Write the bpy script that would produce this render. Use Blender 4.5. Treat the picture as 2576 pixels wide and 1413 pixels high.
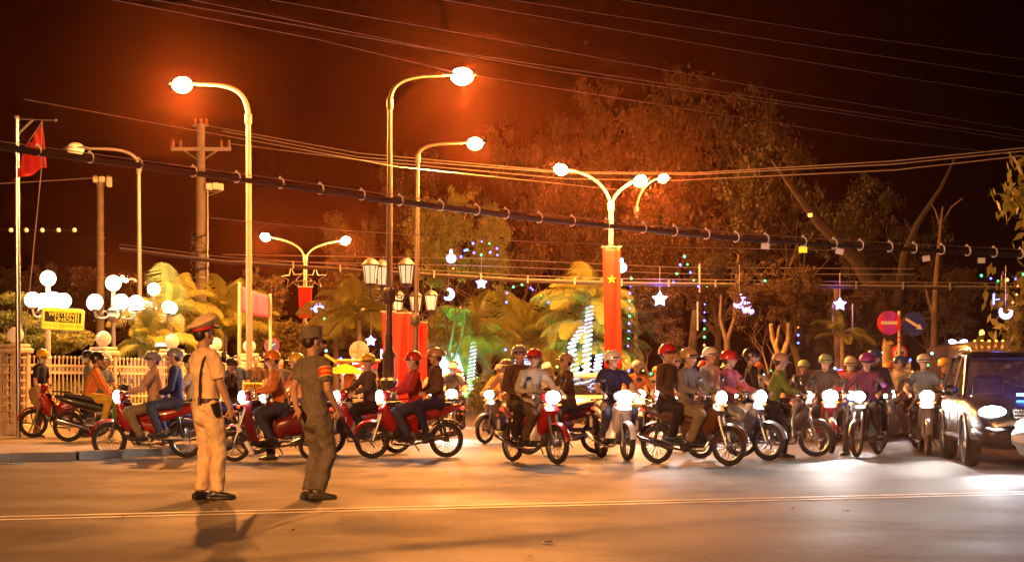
import bpy, math, random
import numpy as np
from mathutils import Vector, Matrix, noise as mnoise
R_ = math.radians
for o in list(bpy.data.objects): bpy.data.objects.remove(o)
SC = bpy.context.scene
COL = SC.collection
rnd = random.Random(7)

# ------------------------------------------------------------ camera, world, exposure
F = 4300.0; CU = 1288.0; HV = 974.0; CAMH = 1.12
cam_d = bpy.data.cameras.new("camera"); cam = bpy.data.objects.new("camera", cam_d); COL.objects.link(cam)
cam.location = (0, 0, CAMH); cam.rotation_euler = (R_(90), 0, 0)
cam_d.sensor_width = 36.0; cam_d.lens = F / 2576 * 36.0; cam_d.shift_y = (HV - 706.5) / 2576
cam_d.clip_start = 0.1; cam_d.clip_end = 1500
cam_d.dof.use_dof = False
SC.camera = cam
W = bpy.data.worlds.new("World"); SC.world = W; W.use_nodes = True
wn = W.node_tree.nodes; wn["Background"].inputs[0].default_value = (1.0, 0.42, 0.22, 1); wn["Background"].inputs[1].default_value = 0.0001
SC.view_settings.view_transform = 'Standard'; SC.view_settings.look = 'None'
SC.view_settings.exposure = 0.8; SC.view_settings.gamma = 1.0; SC.view_settings.use_curve_mapping = False
SC.render.engine = 'CYCLES'
cy = SC.cycles
cy.use_denoising = True
try: cy.denoiser = 'OPENIMAGEDENOISE'
except Exception: pass
cy.max_bounces = 5; cy.diffuse_bounces = 2; cy.glossy_bounces = 3; cy.transmission_bounces = 4; cy.transparent_max_bounces = 12; cy.volume_bounces = 0
cy.sample_clamp_indirect = 3.0; cy.sample_clamp_direct = 0.0
cy.caustics_reflective = False; cy.caustics_refractive = False
try: cy.use_light_tree = True
except Exception: pass

def P(u, v, D):                      # where a sight line of the survey sketch meets depth D (metres)
    return Vector(((u - CU) * D / F, D, CAMH - (v - HV) * D / F))
def G(u, D, z=0.0):                  # the ground point at that bearing
    return Vector(((u - CU) * D / F, D, z))

# ------------------------------------------------------------ materials
_m = {}
def mat(name, col=(.5, .5, .5), rough=.6, metal=0., var=.18, scale=6., bump=0., bscale=40., emis=None, es=0., coat=0., spec=.5, trans=None):
    if name in _m: return _m[name]
    m = bpy.data.materials.new(name); m.use_nodes = True; _m[name] = m
    nt = m.node_tree; b = nt.nodes["Principled BSDF"]
    b.inputs["Roughness"].default_value = rough; b.inputs["Metallic"].default_value = metal
    b.inputs["Specular IOR Level"].default_value = spec
    b.inputs["Coat Weight"].default_value = coat
    tc = nt.nodes.new("ShaderNodeTexCoord")
    if var > 0:
        nz = nt.nodes.new("ShaderNodeTexNoise"); nz.inputs["Scale"].default_value = scale; nz.inputs["Detail"].default_value = 5
        nt.links.new(tc.outputs["Object"], nz.inputs["Vector"])
        mx = nt.nodes.new("ShaderNodeMix"); mx.data_type = 'RGBA'
        mx.inputs[6].default_value = (*[max(0, c * (1 - var)) for c in col], 1); mx.inputs[7].default_value = (*[min(1, c * (1 + var)) for c in col], 1)
        cr = nt.nodes.new("ShaderNodeMapRange"); cr.inputs[1].default_value = .3; cr.inputs[2].default_value = .7
        nt.links.new(nz.outputs["Fac"], cr.inputs[0]); nt.links.new(cr.outputs[0], mx.inputs[0])
        nt.links.new(mx.outputs[2], b.inputs["Base Color"])
    else:
        b.inputs["Base Color"].default_value = (*col, 1)
    if bump > 0:
        n2 = nt.nodes.new("ShaderNodeTexNoise"); n2.inputs["Scale"].default_value = bscale; n2.inputs["Detail"].default_value = 6
        nt.links.new(tc.outputs["Object"], n2.inputs["Vector"])
        bp = nt.nodes.new("ShaderNodeBump"); bp.inputs["Strength"].default_value = bump; bp.inputs["Distance"].default_value = .02
        nt.links.new(n2.outputs["Fac"], bp.inputs["Height"]); nt.links.new(bp.outputs[0], b.inputs["Normal"])
    if emis:
        b.inputs["Emission Color"].default_value = (*emis, 1); b.inputs["Emission Strength"].default_value = es
    if es > 0 and es < 8:
        try: m.cycles.emission_sampling = 'AUTO'
        except Exception: pass
    return m
def cloth(name, col, **k): return mat("cloth_" + name, col, rough=.85, var=.2, scale=9, bump=.35, bscale=28, spec=.2, **k)
def paint(name, col, **k): return mat("paint_" + name, col, rough=.28, var=.08, scale=4, coat=.5, **k)
def glow(name, col, s):
    m = mat("glow_" + name, col, rough=.4, var=0, emis=col, es=s)
    return m
def leafmat(name, c1, c2, tr=.35):
    if name in _m: return _m[name]
    m = bpy.data.materials.new(name); m.use_nodes = True; _m[name] = m
    nt = m.node_tree; nt.nodes.clear()
    out = nt.nodes.new("ShaderNodeOutputMaterial"); p = nt.nodes.new("ShaderNodeBsdfPrincipled"); t = nt.nodes.new("ShaderNodeBsdfTranslucent")
    p.inputs["Roughness"].default_value = .5; p.inputs["Specular IOR Level"].default_value = .3
    ms = nt.nodes.new("ShaderNodeMixShader"); ms.inputs[0].default_value = tr
    tc = nt.nodes.new("ShaderNodeTexCoord"); nz = nt.nodes.new("ShaderNodeTexNoise"); nz.inputs["Scale"].default_value = 1.7; nz.inputs["Detail"].default_value = 8
    nz.inputs["Roughness"].default_value = .75
    mr = nt.nodes.new("ShaderNodeMapRange"); mr.inputs[1].default_value = .32; mr.inputs[2].default_value = .68
    mx = nt.nodes.new("ShaderNodeMix"); mx.data_type = 'RGBA'; mx.inputs[6].default_value = (*c1, 1); mx.inputs[7].default_value = (*c2, 1)
    L = nt.links.new
    L(tc.outputs["Object"], nz.inputs["Vector"]); L(nz.outputs["Fac"], mr.inputs[0]); L(mr.outputs[0], mx.inputs[0])
    L(mx.outputs[2], p.inputs["Base Color"]); L(mx.outputs[2], t.inputs["Color"])
    L(p.outputs[0], ms.inputs[1]); L(t.outputs[0], ms.inputs[2]); L(ms.outputs[0], out.inputs[0])
    return m

# ------------------------------------------------------------ mesh buffer
class MB:
    def __init__(s): s.v = []; s.f = []; s.mi = []; s.cur = 0
    def add(s, vs, fs):
        n = len(s.v); s.v.extend([tuple(x) for x in vs]); s.f.extend([tuple(i + n for i in f) for f in fs]); s.mi.extend([s.cur] * len(fs)); return s
    def box(s, c, d, rz=0., M=None, bev=0.):
        x, y, z = d[0] / 2, d[1] / 2, d[2] / 2
        if bev > 0:
            b = min(bev, x * .9, y * .9, z * .9); vs = []
            for (zz, i) in ((-z, b), (-z + b, 0), (z - b, 0), (z, b)):
                X, Y = x - i, y - i
                vs += [(-X + b, -Y, zz), (X - b, -Y, zz), (X, -Y + b, zz), (X, Y - b, zz), (X - b, Y, zz), (-X + b, Y, zz), (-X, Y - b, zz), (-X, -Y + b, zz)]
            fs = [tuple(range(7, -1, -1)), tuple(range(24, 32))]
            for r in range(3):
                for k in range(8): fs.append((r * 8 + k, r * 8 + (k + 1) % 8, (r + 1) * 8 + (k + 1) % 8, (r + 1) * 8 + k))
        else:
            vs = [(-x, -y, -z), (x, -y, -z), (x, y, -z), (-x, y, -z), (-x, -y, z), (x, -y, z), (x, y, z), (-x, y, z)]
            fs = [(3, 2, 1, 0), (4, 5, 6, 7), (0, 1, 5, 4), (1, 2, 6, 5), (2, 3, 7, 6), (3, 0, 4, 7)]
        T = Matrix.Translation(c) @ (M.to_4x4() if M is not None else Matrix.Rotation(rz, 4, 'Z'))
        return s.add([T @ Vector(p) for p in vs], fs)
    def tube(s, pts, rad, side=None, n=8, cap=True, rnd_=False, closed=False):
        pts = [Vector(p) for p in pts]
        if not isinstance(rad, (list, tuple)): rad = [rad] * len(pts)
        rad = [(r, r) if not isinstance(r, (list, tuple)) else r for r in rad]
        if rnd_ and len(pts) > 1:
            d0 = (pts[0] - pts[1]).normalized(); d1 = (pts[-1] - pts[-2]).normalized(); A, B = pts[0], pts[-1]; ra, rb = rad[0], rad[-1]
            ma, mb_ = min(ra), min(rb)
            pre = [(A + d0 * ma * q, (ra[0] * w, ra[1] * w)) for q, w in ((.95, .3), (.75, .66), (.4, .92))]
            post = [(B + d1 * mb_ * q, (rb[0] * w, rb[1] * w)) for q, w in ((.4, .92), (.75, .66), (.95, .3))]
            pts = [p for p, _ in pre] + pts + [p for p, _ in post]; rad = [r for _, r in pre] + rad + [r for _, r in post]
        vs = []; fs = []; prev = None; m = len(pts)
        for i, p in enumerate(pts):
            if closed: t = pts[(i + 1) % m] - pts[i - 1]
            else: t = (pts[min(i + 1, m - 1)] - pts[max(i - 1, 0)])
            t = t.normalized() if t.length > 1e-9 else Vector((0, 0, 1))
            if side is not None:
                sd = Vector(side)
            elif prev is None:
                sd = Vector((0, 0, 1)) if abs(t.z) < .9 else Vector((1, 0, 0)); sd = t.cross(sd)
            else: sd = prev
            sd = sd - t * sd.dot(t)
            if sd.length < 1e-6: sd = t.orthogonal()
            sd.normalize(); prev = sd; ot = t.cross(sd)
            for k in range(n):
                a = 2 * math.pi * k / n
                vs.append(p + sd * math.cos(a) * rad[i][0] + ot * math.sin(a) * rad[i][1])
        for i in range(m if closed else m - 1):
            j = (i + 1) % m
            for k in range(n): fs.append((i * n + k, i * n + (k + 1) % n, j * n + (k + 1) % n, j * n + k))
        if cap and not closed:
            fs.append(tuple(range(n - 1, -1, -1))); fs.append(tuple((m - 1) * n + k for k in range(n)))
        return s.add(vs, fs)
    def ell(s, c, r, M=None, n=12, m=8):
        c = Vector(c); vs = []; fs = []
        if not isinstance(r, (list, tuple)): r = (r, r, r)
        for i in range(1, m):
            th = math.pi * i / m
            for k in range(n):
                a = 2 * math.pi * k / n
                vs.append(Vector((r[0] * math.sin(th) * math.cos(a), r[1] * math.sin(th) * math.sin(a), r[2] * math.cos(th))))
        vs += [Vector((0, 0, r[2])), Vector((0, 0, -r[2]))]; T = len(vs) - 2; B = T + 1
        for i in range(m - 2):
            for k in range(n): fs.append((i * n + k, (i + 1) * n + k, (i + 1) * n + (k + 1) % n, i * n + (k + 1) % n))
        for k in range(n): fs.append((T, k, (k + 1) % n)); fs.append((B, (m - 2) * n + (k + 1) % n, (m - 2) * n + k))
        if M is not None: vs = [M @ p for p in vs]
        return s.add([p + c for p in vs], fs)
    def lathe(s, prof, c=(0, 0, 0), n=16, M=None, sx=1., sy=1.):
        vs = []; fs = []; m = len(prof)
        for r, z in prof:
            for k in range(n):
                a = 2 * math.pi * k / n; vs.append(Vector((r * math.cos(a) * sx, r * math.sin(a) * sy, z)))
        for i in range(m - 1):
            for k in range(n): fs.append((i * n + k, i * n + (k + 1) % n, (i + 1) * n + (k + 1) % n, (i + 1) * n + k))
        fs.append(tuple(range(n - 1, -1, -1))); fs.append(tuple((m - 1) * n + k for k in range(n)))
        if M is not None: vs = [M @ p for p in vs]
        return s.add([p + Vector(c) for p in vs], fs)
    def loft(s, secs, n=16):
        """secs: (x, z, halfwidth, halfheight, exponent) rings across a path in the xz plane"""
        vs = []; fs = []; m = len(secs)
        for i, (x, z, hw, hh, e) in enumerate(secs):
            a_ = secs[max(i - 1, 0)]; b_ = secs[min(i + 1, m - 1)]
            t = Vector((b_[0] - a_[0], 0, b_[1] - a_[1])).normalized(); up = Vector((-t.z, 0, t.x))
            if up.z < 0: up = -up
            for k in range(n):
                a = 2 * math.pi * k / n; ca, sa = math.cos(a), math.sin(a)
                vs.append(Vector((x, 0, z)) + Vector((0, 1, 0)) * hw * math.copysign(abs(ca) ** (2 / e), ca) + up * hh * math.copysign(abs(sa) ** (2 / e), sa))
        for i in range(m - 1):
            for k in range(n): fs.append((i * n + k, i * n + (k + 1) % n, (i + 1) * n + (k + 1) % n, (i + 1) * n + k))
        fs.append(tuple(range(n - 1, -1, -1))); fs.append(tuple((m - 1) * n + k for k in range(n)))
        return s.add(vs, fs)
    def prism(s, poly, y0, y1, M=None):
        n = len(poly); vs = [Vector((x, y0, z)) for x, z in poly] + [Vector((x, y1, z)) for x, z in poly]
        fs = [tuple(range(n)), tuple(range(2 * n - 1, n - 1, -1))] + [(i, n + i, n + (i + 1) % n, (i + 1) % n)[::-1] for i in range(n)]
        if M is not None: vs = [M @ p for p in vs]
        return s.add(vs, fs)
    def grid(s, fn, nu, nv):
        vs = [fn(i / nu, j / nv) for j in range(nv + 1) for i in range(nu + 1)]
        fs = [(j * (nu + 1) + i, j * (nu + 1) + i + 1, (j + 1) * (nu + 1) + i + 1, (j + 1) * (nu + 1) + i) for j in range(nv) for i in range(nu)]
        return s.add(vs, fs)
    def mesh(s, name, mats=(), smooth=True):
        me = bpy.data.meshes.new(name); me.from_pydata([tuple(v) for v in s.v], [], s.f)
        for m in (mats if isinstance(mats, (list, tuple)) else [mats]): me.materials.append(m)
        if any(s.mi): me.polygons.foreach_set("material_index", s.mi)
        me.update()
        if smooth:
            me.polygons.foreach_set("use_smooth", [True] * len(me.polygons))
            try: me.set_sharp_from_angle(angle=R_(40))
            except Exception: pass
        return me
def obj(name, me, parent=None, mats=None, smooth=True, loc=None, mtx=None):
    if isinstance(me, MB): me = me.mesh(name, mats if mats is not None else [], smooth); mats = None
    o = bpy.data.objects.new(name, me); COL.objects.link(o)
    if parent is not None: o.parent = parent
    if loc is not None: o.location = loc
    if mtx is not None: o.matrix_basis = mtx
    if mats is not None:
        for i, m in enumerate(mats if isinstance(mats, (list, tuple)) else [mats]):
            if i < len(o.material_slots): o.material_slots[i].link = 'OBJECT'; o.material_slots[i].material = m
    return o
def tag(o, label=None, cat=None, group=None, kind=None):
    if label: o["label"] = label
    if cat: o["category"] = cat
    if group: o["group"] = group
    if kind: o["kind"] = kind
    return o
def thing(name, label, cat, loc=(0, 0, 0), rz=0., group=None, scale=1.):
    o = bpy.data.objects.new(name, None); COL.objects.link(o); o.empty_display_size = .2
    o.location = loc; o.rotation_euler = (0, 0, rz); o.scale = (scale,) * 3
    return tag(o, label, cat, group)
def copy_tree(o, parent=None):
    c = o.copy(); COL.objects.link(c); c.parent = parent
    for ch in list(o.children): copy_tree(ch, c)
    return c
def lamp(name, kind, energy, col, loc, parent=None, size=.1, aim=None, cone=None, blend=.5):
    d = bpy.data.lights.new(name, kind); d.energy = energy; d.color = col; d.shadow_soft_size = size
    if kind == 'SPOT': d.spot_size = cone; d.spot_blend = blend
    o = bpy.data.objects.new(name, d); COL.objects.link(o); o.location = loc
    if parent is not None: o.parent = parent
    if aim is not None: o.rotation_euler = Vector(aim).to_track_quat('-Z', 'Y').to_euler()
    return o
def text(name, body, size, parent, loc, rot, m, ext=.003, align='CENTER', sx=1., bold=0.):
    c = bpy.data.curves.new(name, 'FONT'); c.body = body; c.size = size; c.extrude = ext; c.align_x = align; c.align_y = 'CENTER'; c.offset = bold
    c.materials.append(m); c.resolution_u = 3
    t = bpy.data.objects.new(name, c); COL.objects.link(t)
    if parent is not None: t.parent = parent
    dg = bpy.context.evaluated_depsgraph_get(); me = bpy.data.meshes.new_from_object(t.evaluated_get(dg), depsgraph=dg); bpy.data.objects.remove(t)
    t = bpy.data.objects.new(name, me); COL.objects.link(t)
    if not me.materials: me.materials.append(m)
    if parent is not None: t.parent = parent
    t.location = loc; t.rotation_euler = rot; t.scale = (sx, 1, 1)
    return t
def arc(p, q, sag, n=24):
    p = Vector(p); q = Vector(q)
    return [p.lerp(q, i / n) - Vector((0, 0, sag * 4 * (i / n) * (1 - i / n))) for i in range(n + 1)]

SOD = (1.0, .32, .055); SODG = (1.0, .62, .25)
m_sod = glow("sodium", (1.0, .72, .36), 70)
m_globe_on = glow("globe_lit", (1.0, .80, .50), 5)
m_pole = mat("galvanised_pole", (.20, .19, .18), rough=.45, metal=.5, var=.15, scale=3)
m_cream_pole = mat("cream_pole", (.30, .26, .21), rough=.5, var=.12)
m_iron = mat("dark_iron", (.035, .032, .03), rough=.45, var=.2, bump=.2)
m_concrete = mat("pole_concrete", (.17, .155, .14), rough=.9, var=.25, scale=2.5, bump=.4)
m_black = mat("black_plastic", (.015, .015, .016), rough=.45, var=.1)
m_rubber = mat("tyre_rubber", (.02, .02, .02), rough=.8, var=.2)
m_chrome = mat("bright_metal", (.6, .6, .6), rough=.2, metal=1, var=.05)
m_alloy = mat("engine_alloy", (.22, .22, .22), rough=.4, metal=.8, var=.2)
m_white = mat("white_plastic", (.75, .74, .70), rough=.4, var=.06)
m_glass = mat("dark_glass", (.02, .022, .025), rough=.05, var=0)
m_red = mat("tail_red", (.6, .02, .02), rough=.3, var=0)
m_amber = mat("amber_lens", (.8, .25, .02), rough=.3, var=0)
m_skin = mat("skin", (.46, .27, .18), rough=.55, var=.08, scale=14)
m_hair = mat("hair", (.012, .010, .009), rough=.5, var=.3, scale=40)
m_eye = mat("eye_white", (.7, .68, .64), rough=.3, var=0); m_iris = mat("iris", (.02, .012, .01), rough=.2, var=0)
m_lip = mat("lips", (.36, .13, .10), rough=.5, var=0)
m_shoe = mat("black_shoe", (.02, .02, .022), rough=.35, var=.15)
m_sandal = mat("tan_sandal", (.22, .14, .09), rough=.6, var=.15)
# ------------------------------------------------------------ ground
def asphalt():
    m = bpy.data.materials.new("asphalt"); m.use_nodes = True; nt = m.node_tree; b = nt.nodes["Principled BSDF"]; L = nt.links.new
    tc = nt.nodes.new("ShaderNodeTexCoord")
    def nz(s, d=5, r=.6, st=None):
        n = nt.nodes.new("ShaderNodeTexNoise"); n.inputs["Scale"].default_value = s; n.inputs["Detail"].default_value = d; n.inputs["Roughness"].default_value = r
        if st:
            mp = nt.nodes.new("ShaderNodeMapping"); mp.inputs["Scale"].default_value = st; L(tc.outputs["Object"], mp.inputs[0]); L(mp.outputs[0], n.inputs["Vector"])
        else: L(tc.outputs["Object"], n.inputs["Vector"])
        return n
    def mr(src, a, b_, c, d):
        n = nt.nodes.new("ShaderNodeMapRange"); n.inputs[1].default_value = a; n.inputs[2].default_value = b_; n.inputs[3].default_value = c; n.inputs[4].default_value = d
        L(src, n.inputs[0]); return n.outputs[0]
    big = nz(.5, 4); fine = nz(90, 3, .8); tr = nz(1.0, 4, .6, (.25, 2.2, 1)); mid = nz(6, 4)
    def math_(op, a, b_):
        n = nt.nodes.new("ShaderNodeMath"); n.operation = op
        for i, q in enumerate((a, b_)):
            if isinstance(q, (int, float)): n.inputs[i].default_value = q
            else: L(q, n.inputs[i])
        return n.outputs[0]
    v = math_('MULTIPLY', mr(big.outputs[0], .3, .7, .75, 1.25), mr(fine.outputs[0], .25, .75, .55, 1.45))
    v = math_('MULTIPLY', v, mr(tr.outputs[0], .3, .7, .93, 1.07))
    v = math_('MULTIPLY', v, mr(mid.outputs[0], .3, .7, .82, 1.15))
    g2 = nz(28, 4, .8); v = math_('MULTIPLY', v, mr(g2.outputs[0], .3, .7, .5, 1.6))
    vo = nt.nodes.new("ShaderNodeTexVoronoi"); vo.feature = 'DISTANCE_TO_EDGE'; vo.inputs["Scale"].default_value = .28
    wv = nt.nodes.new("ShaderNodeVectorMath"); wv.operation = 'ADD'; wsc = nt.nodes.new("ShaderNodeVectorMath"); wsc.operation = 'SCALE'; wsc.inputs["Scale"].default_value = 1.3
    L(mid.outputs[1], wsc.inputs[0]); L(tc.outputs["Object"], wv.inputs[0]); L(wsc.outputs[0], wv.inputs[1]); L(wv.outputs[0], vo.inputs["Vector"])
    v = math_('MULTIPLY', v, mr(vo.outputs["Distance"], 0, .012, .45, 1))
    st_ = nz(.9, 3, .5, (1, 1.6, 1)); v = math_('MULTIPLY', v, mr(st_.outputs[0], .54, .62, 1, .60))
    cm = nt.nodes.new("ShaderNodeMix"); cm.data_type = 'RGBA'; cm.blend_type = 'MULTIPLY'; cm.inputs[0].default_value = 1
    cm.inputs[6].default_value = (.046, .037, .029, 1)
    cb = nt.nodes.new("ShaderNodeCombineColor"); [L(v, cb.inputs[i]) for i in range(3)]
    L(cb.outputs[0], cm.inputs[7]); L(cm.outputs[2], b.inputs["Base Color"])
    L(mr(big.outputs[0], .3, .7, .60, .80), b.inputs["Roughness"])
    b.inputs["Specular IOR Level"].default_value = .22
    bp = nt.nodes.new("ShaderNodeBump"); bp.inputs["Strength"].default_value = .45; bp.inputs["Distance"].default_value = .006
    L(math_('ADD', fine.outputs[0], math_('MULTIPLY', mid.outputs[0], .8)), bp.inputs["Height"]); L(bp.outputs[0], b.inputs["Normal"])
    return m
m_asph = asphalt()
gm = MB(); gm.grid(lambda a, b: Vector((-400 + 800 * a, -60 + 900 * b, 0)), 8, 8)
tag(obj("road", gm, mats=m_asph, smooth=False), "brown asphalt crossing under orange street light", kind="structure")
m_mark = mat("road_paint", (.72, .70, .64), rough=.6, var=.3, scale=3.5, bump=.2)
def strip(name, pts, w, z, m, h=0., kind="structure"):
    b = MB(); n = len(pts)
    vs = []
    for i, p in enumerate(pts):
        p = Vector((p[0], p[1], 0)); a = Vector((*pts[max(i - 1, 0)][:2], 0)); c = Vector((*pts[min(i + 1, n - 1)][:2], 0)); t = (c - a).normalized(); s_ = Vector((-t.y, t.x, 0))
        vs += [p - s_ * w / 2 + Vector((0, 0, z)), p + s_ * w / 2 + Vector((0, 0, z))]
    b.add(vs, [(2 * i, 2 * i + 2, 2 * i + 3, 2 * i + 1) for i in range(n - 1)])
    o = obj(name, b, mats=m, smooth=False); tag(o, kind=kind); return o
pa = G(-400, 14.2); pb = G(3000, 18.9); dv = (pb - pa)
for k, off in enumerate((-.17, .17)):
    s_ = Vector((-dv.y, dv.x, 0)).normalized() * off
    strip("road_marking", [tuple(pa + dv * t + s_)[:2] for t in np.linspace(0, 1, 12)], .13, .004, m_mark)

def polyslab(name, poly, z, m, base=-.05):
    n = len(poly); b = MB()
    b.add([(x, y, base) for x, y in poly] + [(x, y, z) for x, y in poly], [tuple(range(n, 2 * n))] + [(i, (i + 1) % n, n + (i + 1) % n, n + i) for i in range(n)])
    o = obj(name, b, mats=m, smooth=False); tag(o, kind="structure"); return o
m_pave = mat("pavement_concrete", (.17, .15, .125), rough=.75, var=.25, scale=2.2, bump=.5, bscale=20)
m_kerb = mat("kerb_concrete", (.085, .066, .048), rough=.7, var=.2, scale=5, bump=.4)
edge = [(-30, 24.6), (-12, 25.0), (-8.2, 25.5), (-6.9, 26.3), (-6.0, 28.0), (-5.6, 31), (-5.4, 36), (-5.2, 48), (-5.4, 62), (-6.2, 90), (-8, 140)]
polyslab("pavement", edge + [(-120, 140), (-120, 24.6)], .12, m_pave)
kb = thing("kerb", None, None); kb["kind"] = "structure"
def resample(pts, step):
    out = []; acc = 0
    pts = [Vector(p) for p in pts]
    for a, b in zip(pts[:-1], pts[1:]):
        L_ = (b - a).length; t = -acc
        while t + step <= L_:
            t += step; out.append((a.lerp(b, t / L_), (b - a).normalized()))
        acc = L_ - t
    return out
kme = MB().box((0, 0, 0), (.997, .18, .2), bev=.008).mesh("kerb_stone", [m_kerb])
for p, t in resample(edge[1:-1], 1.0)[:44]:
    s_ = Vector((t.y, -t.x)); o = obj("kerb_stone", kme, kb); o.location = (p.x + s_.x * .09, p.y + s_.y * .09, .035); o.rotation_euler = (0, 0, math.atan2(t.y, t.x))
# the central islands
def island(name, x0, x1, y0, y1, h=.14):
    r = (x1 - x0) / 2; cx = (x0 + x1) / 2; poly = []
    for k in range(9): a = math.pi + math.pi * k / 8; poly.append((cx + r * math.cos(a), y0 + r + r * math.sin(a)))
    for k in range(9): a = math.pi * k / 8; poly.append((cx + r * math.cos(a), y1 - r + r * math.sin(a)))
    return polyslab(name, poly, h, m_kerb)
island("traffic_island", -3.5, -1.95, 36.6, 60)
island("traffic_island", 2.5, 3.9, 54.5, 100)
# the park ground beyond
m_soil = mat("park_ground", (.09, .07, .045), rough=.95, var=.35, scale=1.2, bump=.6)
polyslab("park_ground", [(-2.0, 84), (9.0, 71), (9.6, 66), (60, 60), (200, 60), (200, 300), (-40, 300), (-5.0, 150)], .16, m_soil)
polyslab("park_pavement", [(8.9, 63.2), (60, 57.2), (60, 60), (9.6, 66)], .12, m_pave)
# litter and a manhole
m_paper = mat("paper", (.75, .73, .68), rough=.8, var=.1); m_leafd = mat("dry_leaf", (.16, .07, .03), rough=.8, var=.3)
for i, (u, v, s, mm, lab, nm, cat) in enumerate([(1380, 1366, .10, m_paper, "white paper scrap on the near road right of centre", "paper_scrap", "litter"),
        (308, 1303, .045, m_paper, "tiny pale scrap just below the double line at left", "paper_scrap", "litter"), (1165, 1221, .06, m_leafd, "dark dry leaf on the road right of the second guard", "dry_leaf", "leaf"),
        (1995, 1281, .04, m_leafd, "small dry leaf on the grey road in front of the motorbikes", "dry_leaf", "leaf"), (540, 1285, .07, m_paper, "crumpled pale scrap at the cream guard's feet", "paper_scrap", "litter"),
        (735, 1336, .04, m_leafd, "small leaf on the road between the two guards' shadows", "dry_leaf", "leaf"), (1335, 1402, .05, m_leafd, "dry leaf at the very bottom of the road", "dry_leaf", "leaf"),
        (2128, 1287, .07, m_leafd, "curled leaf near the white line below the red motorbikes", "dry_leaf", "leaf")]):
    D = 4816 / (v - 974); c = G(u, D, .01); b = MB()
    b.grid(lambda a, q: Vector(((a - .5) * s * .9, (q - .5) * s * .6, .006 + .008 * math.sin(a * 3.1 + i) * math.cos(q * 2.7))), 4, 3)
    o = obj(nm, b, mats=mm); o.location = c; o.rotation_euler = (0, 0, i * 1.3); tag(o, lab, cat)
mh = thing("manhole_cover", "round iron manhole cover on the road at the left edge", "manhole cover", G(8, 25.0, .003))
obj("cover", MB().lathe([(0.001, 0), (.33, 0), (.33, .012), (.30, .012), (.29, .006), (0.001, .006)], n=24), mh, m_iron)

# ------------------------------------------------------------ haze (added reddish air that imitates the lens glow round the lamps)
hz = MB().box((10, 75, 12.5), (240, 230, 27)); ho = obj("haze", hz, smooth=False)
hm = bpy.data.materials.new("haze_lamp_glow"); hm.use_nodes = True; ho.data.materials.clear(); ho.data.materials.append(hm)
hn = hm.node_tree; hn.nodes.clear(); out = hn.nodes.new("ShaderNodeOutputMaterial"); pv = hn.nodes.new("ShaderNodeVolumePrincipled")
pv.inputs["Density"].default_value = .00017; pv.inputs["Color"].default_value = (1, .32, .15, 1); pv.inputs["Anisotropy"].default_value = .925
hn.links.new(pv.outputs[0], out.inputs["Volume"]); tag(ho, kind="stuff")

# ------------------------------------------------------------ street lamps
def bez(p0, p1, p2, p3, n=12):
    out = []
    for i in range(n + 1):
        t = i / n; out.append(p0 * (1 - t) ** 3 + p1 * 3 * t * (1 - t) ** 2 + p2 * 3 * t * t * (1 - t) + p3 * t ** 3)
    return out
def head(root, tip, dirx, lit, power, s=1., name="lamp_head", col=SOD):
    """cobra-head luminaire at tip; dirx unit vector it points along"""
    d = Vector(dirx).normalized(); up = Vector((0, 0, 1)); M = Matrix((d, up.cross(d), up)).transposed()
    def T(p): return Vector(tip) + M @ Vector(p)
    b = MB(); secs = [(-.10, .05, .03), (.0, .10, .05), (.18, .16, .075), (.42, .17, .075), (.60, .11, .05), (.66, .04, .02)]
    vs = []; fs = []; n = 12
    for x, w, h in secs:
        for k in range(n):
            a = 2 * math.pi * k / n; z = math.sin(a) * h
            vs.append(T((x * s, math.cos(a) * w * s, (z if z > 0 else z * .25) * s)))
    for i in range(len(secs) - 1):
        for k in range(n): fs.append((i * n + k, i * n + (k + 1) % n, (i + 1) * n + (k + 1) % n, (i + 1) * n + k))
    fs += [tuple(range(n - 1, -1, -1)), tuple((len(secs) - 1) * n + k for k in range(n))]
    b.add(vs, fs); h = obj(name, b, root, m_pole)
    l = MB().ell(T((.33 * s, 0, -.02 * s)), (.25 * s, .17 * s, .19 * s), M=M, n=14, m=8)
    obj("lens", l, h, m_sod if lit else mat("clear_lens", (.5, .5, .48), rough=.25, var=.05))
    if lit: lamp("street_light", 'POINT', power * (1.3 if col == SOD else 1), col, T((.33 * s, 0, -.22 * s)), root, size=.1)
    return h
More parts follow.
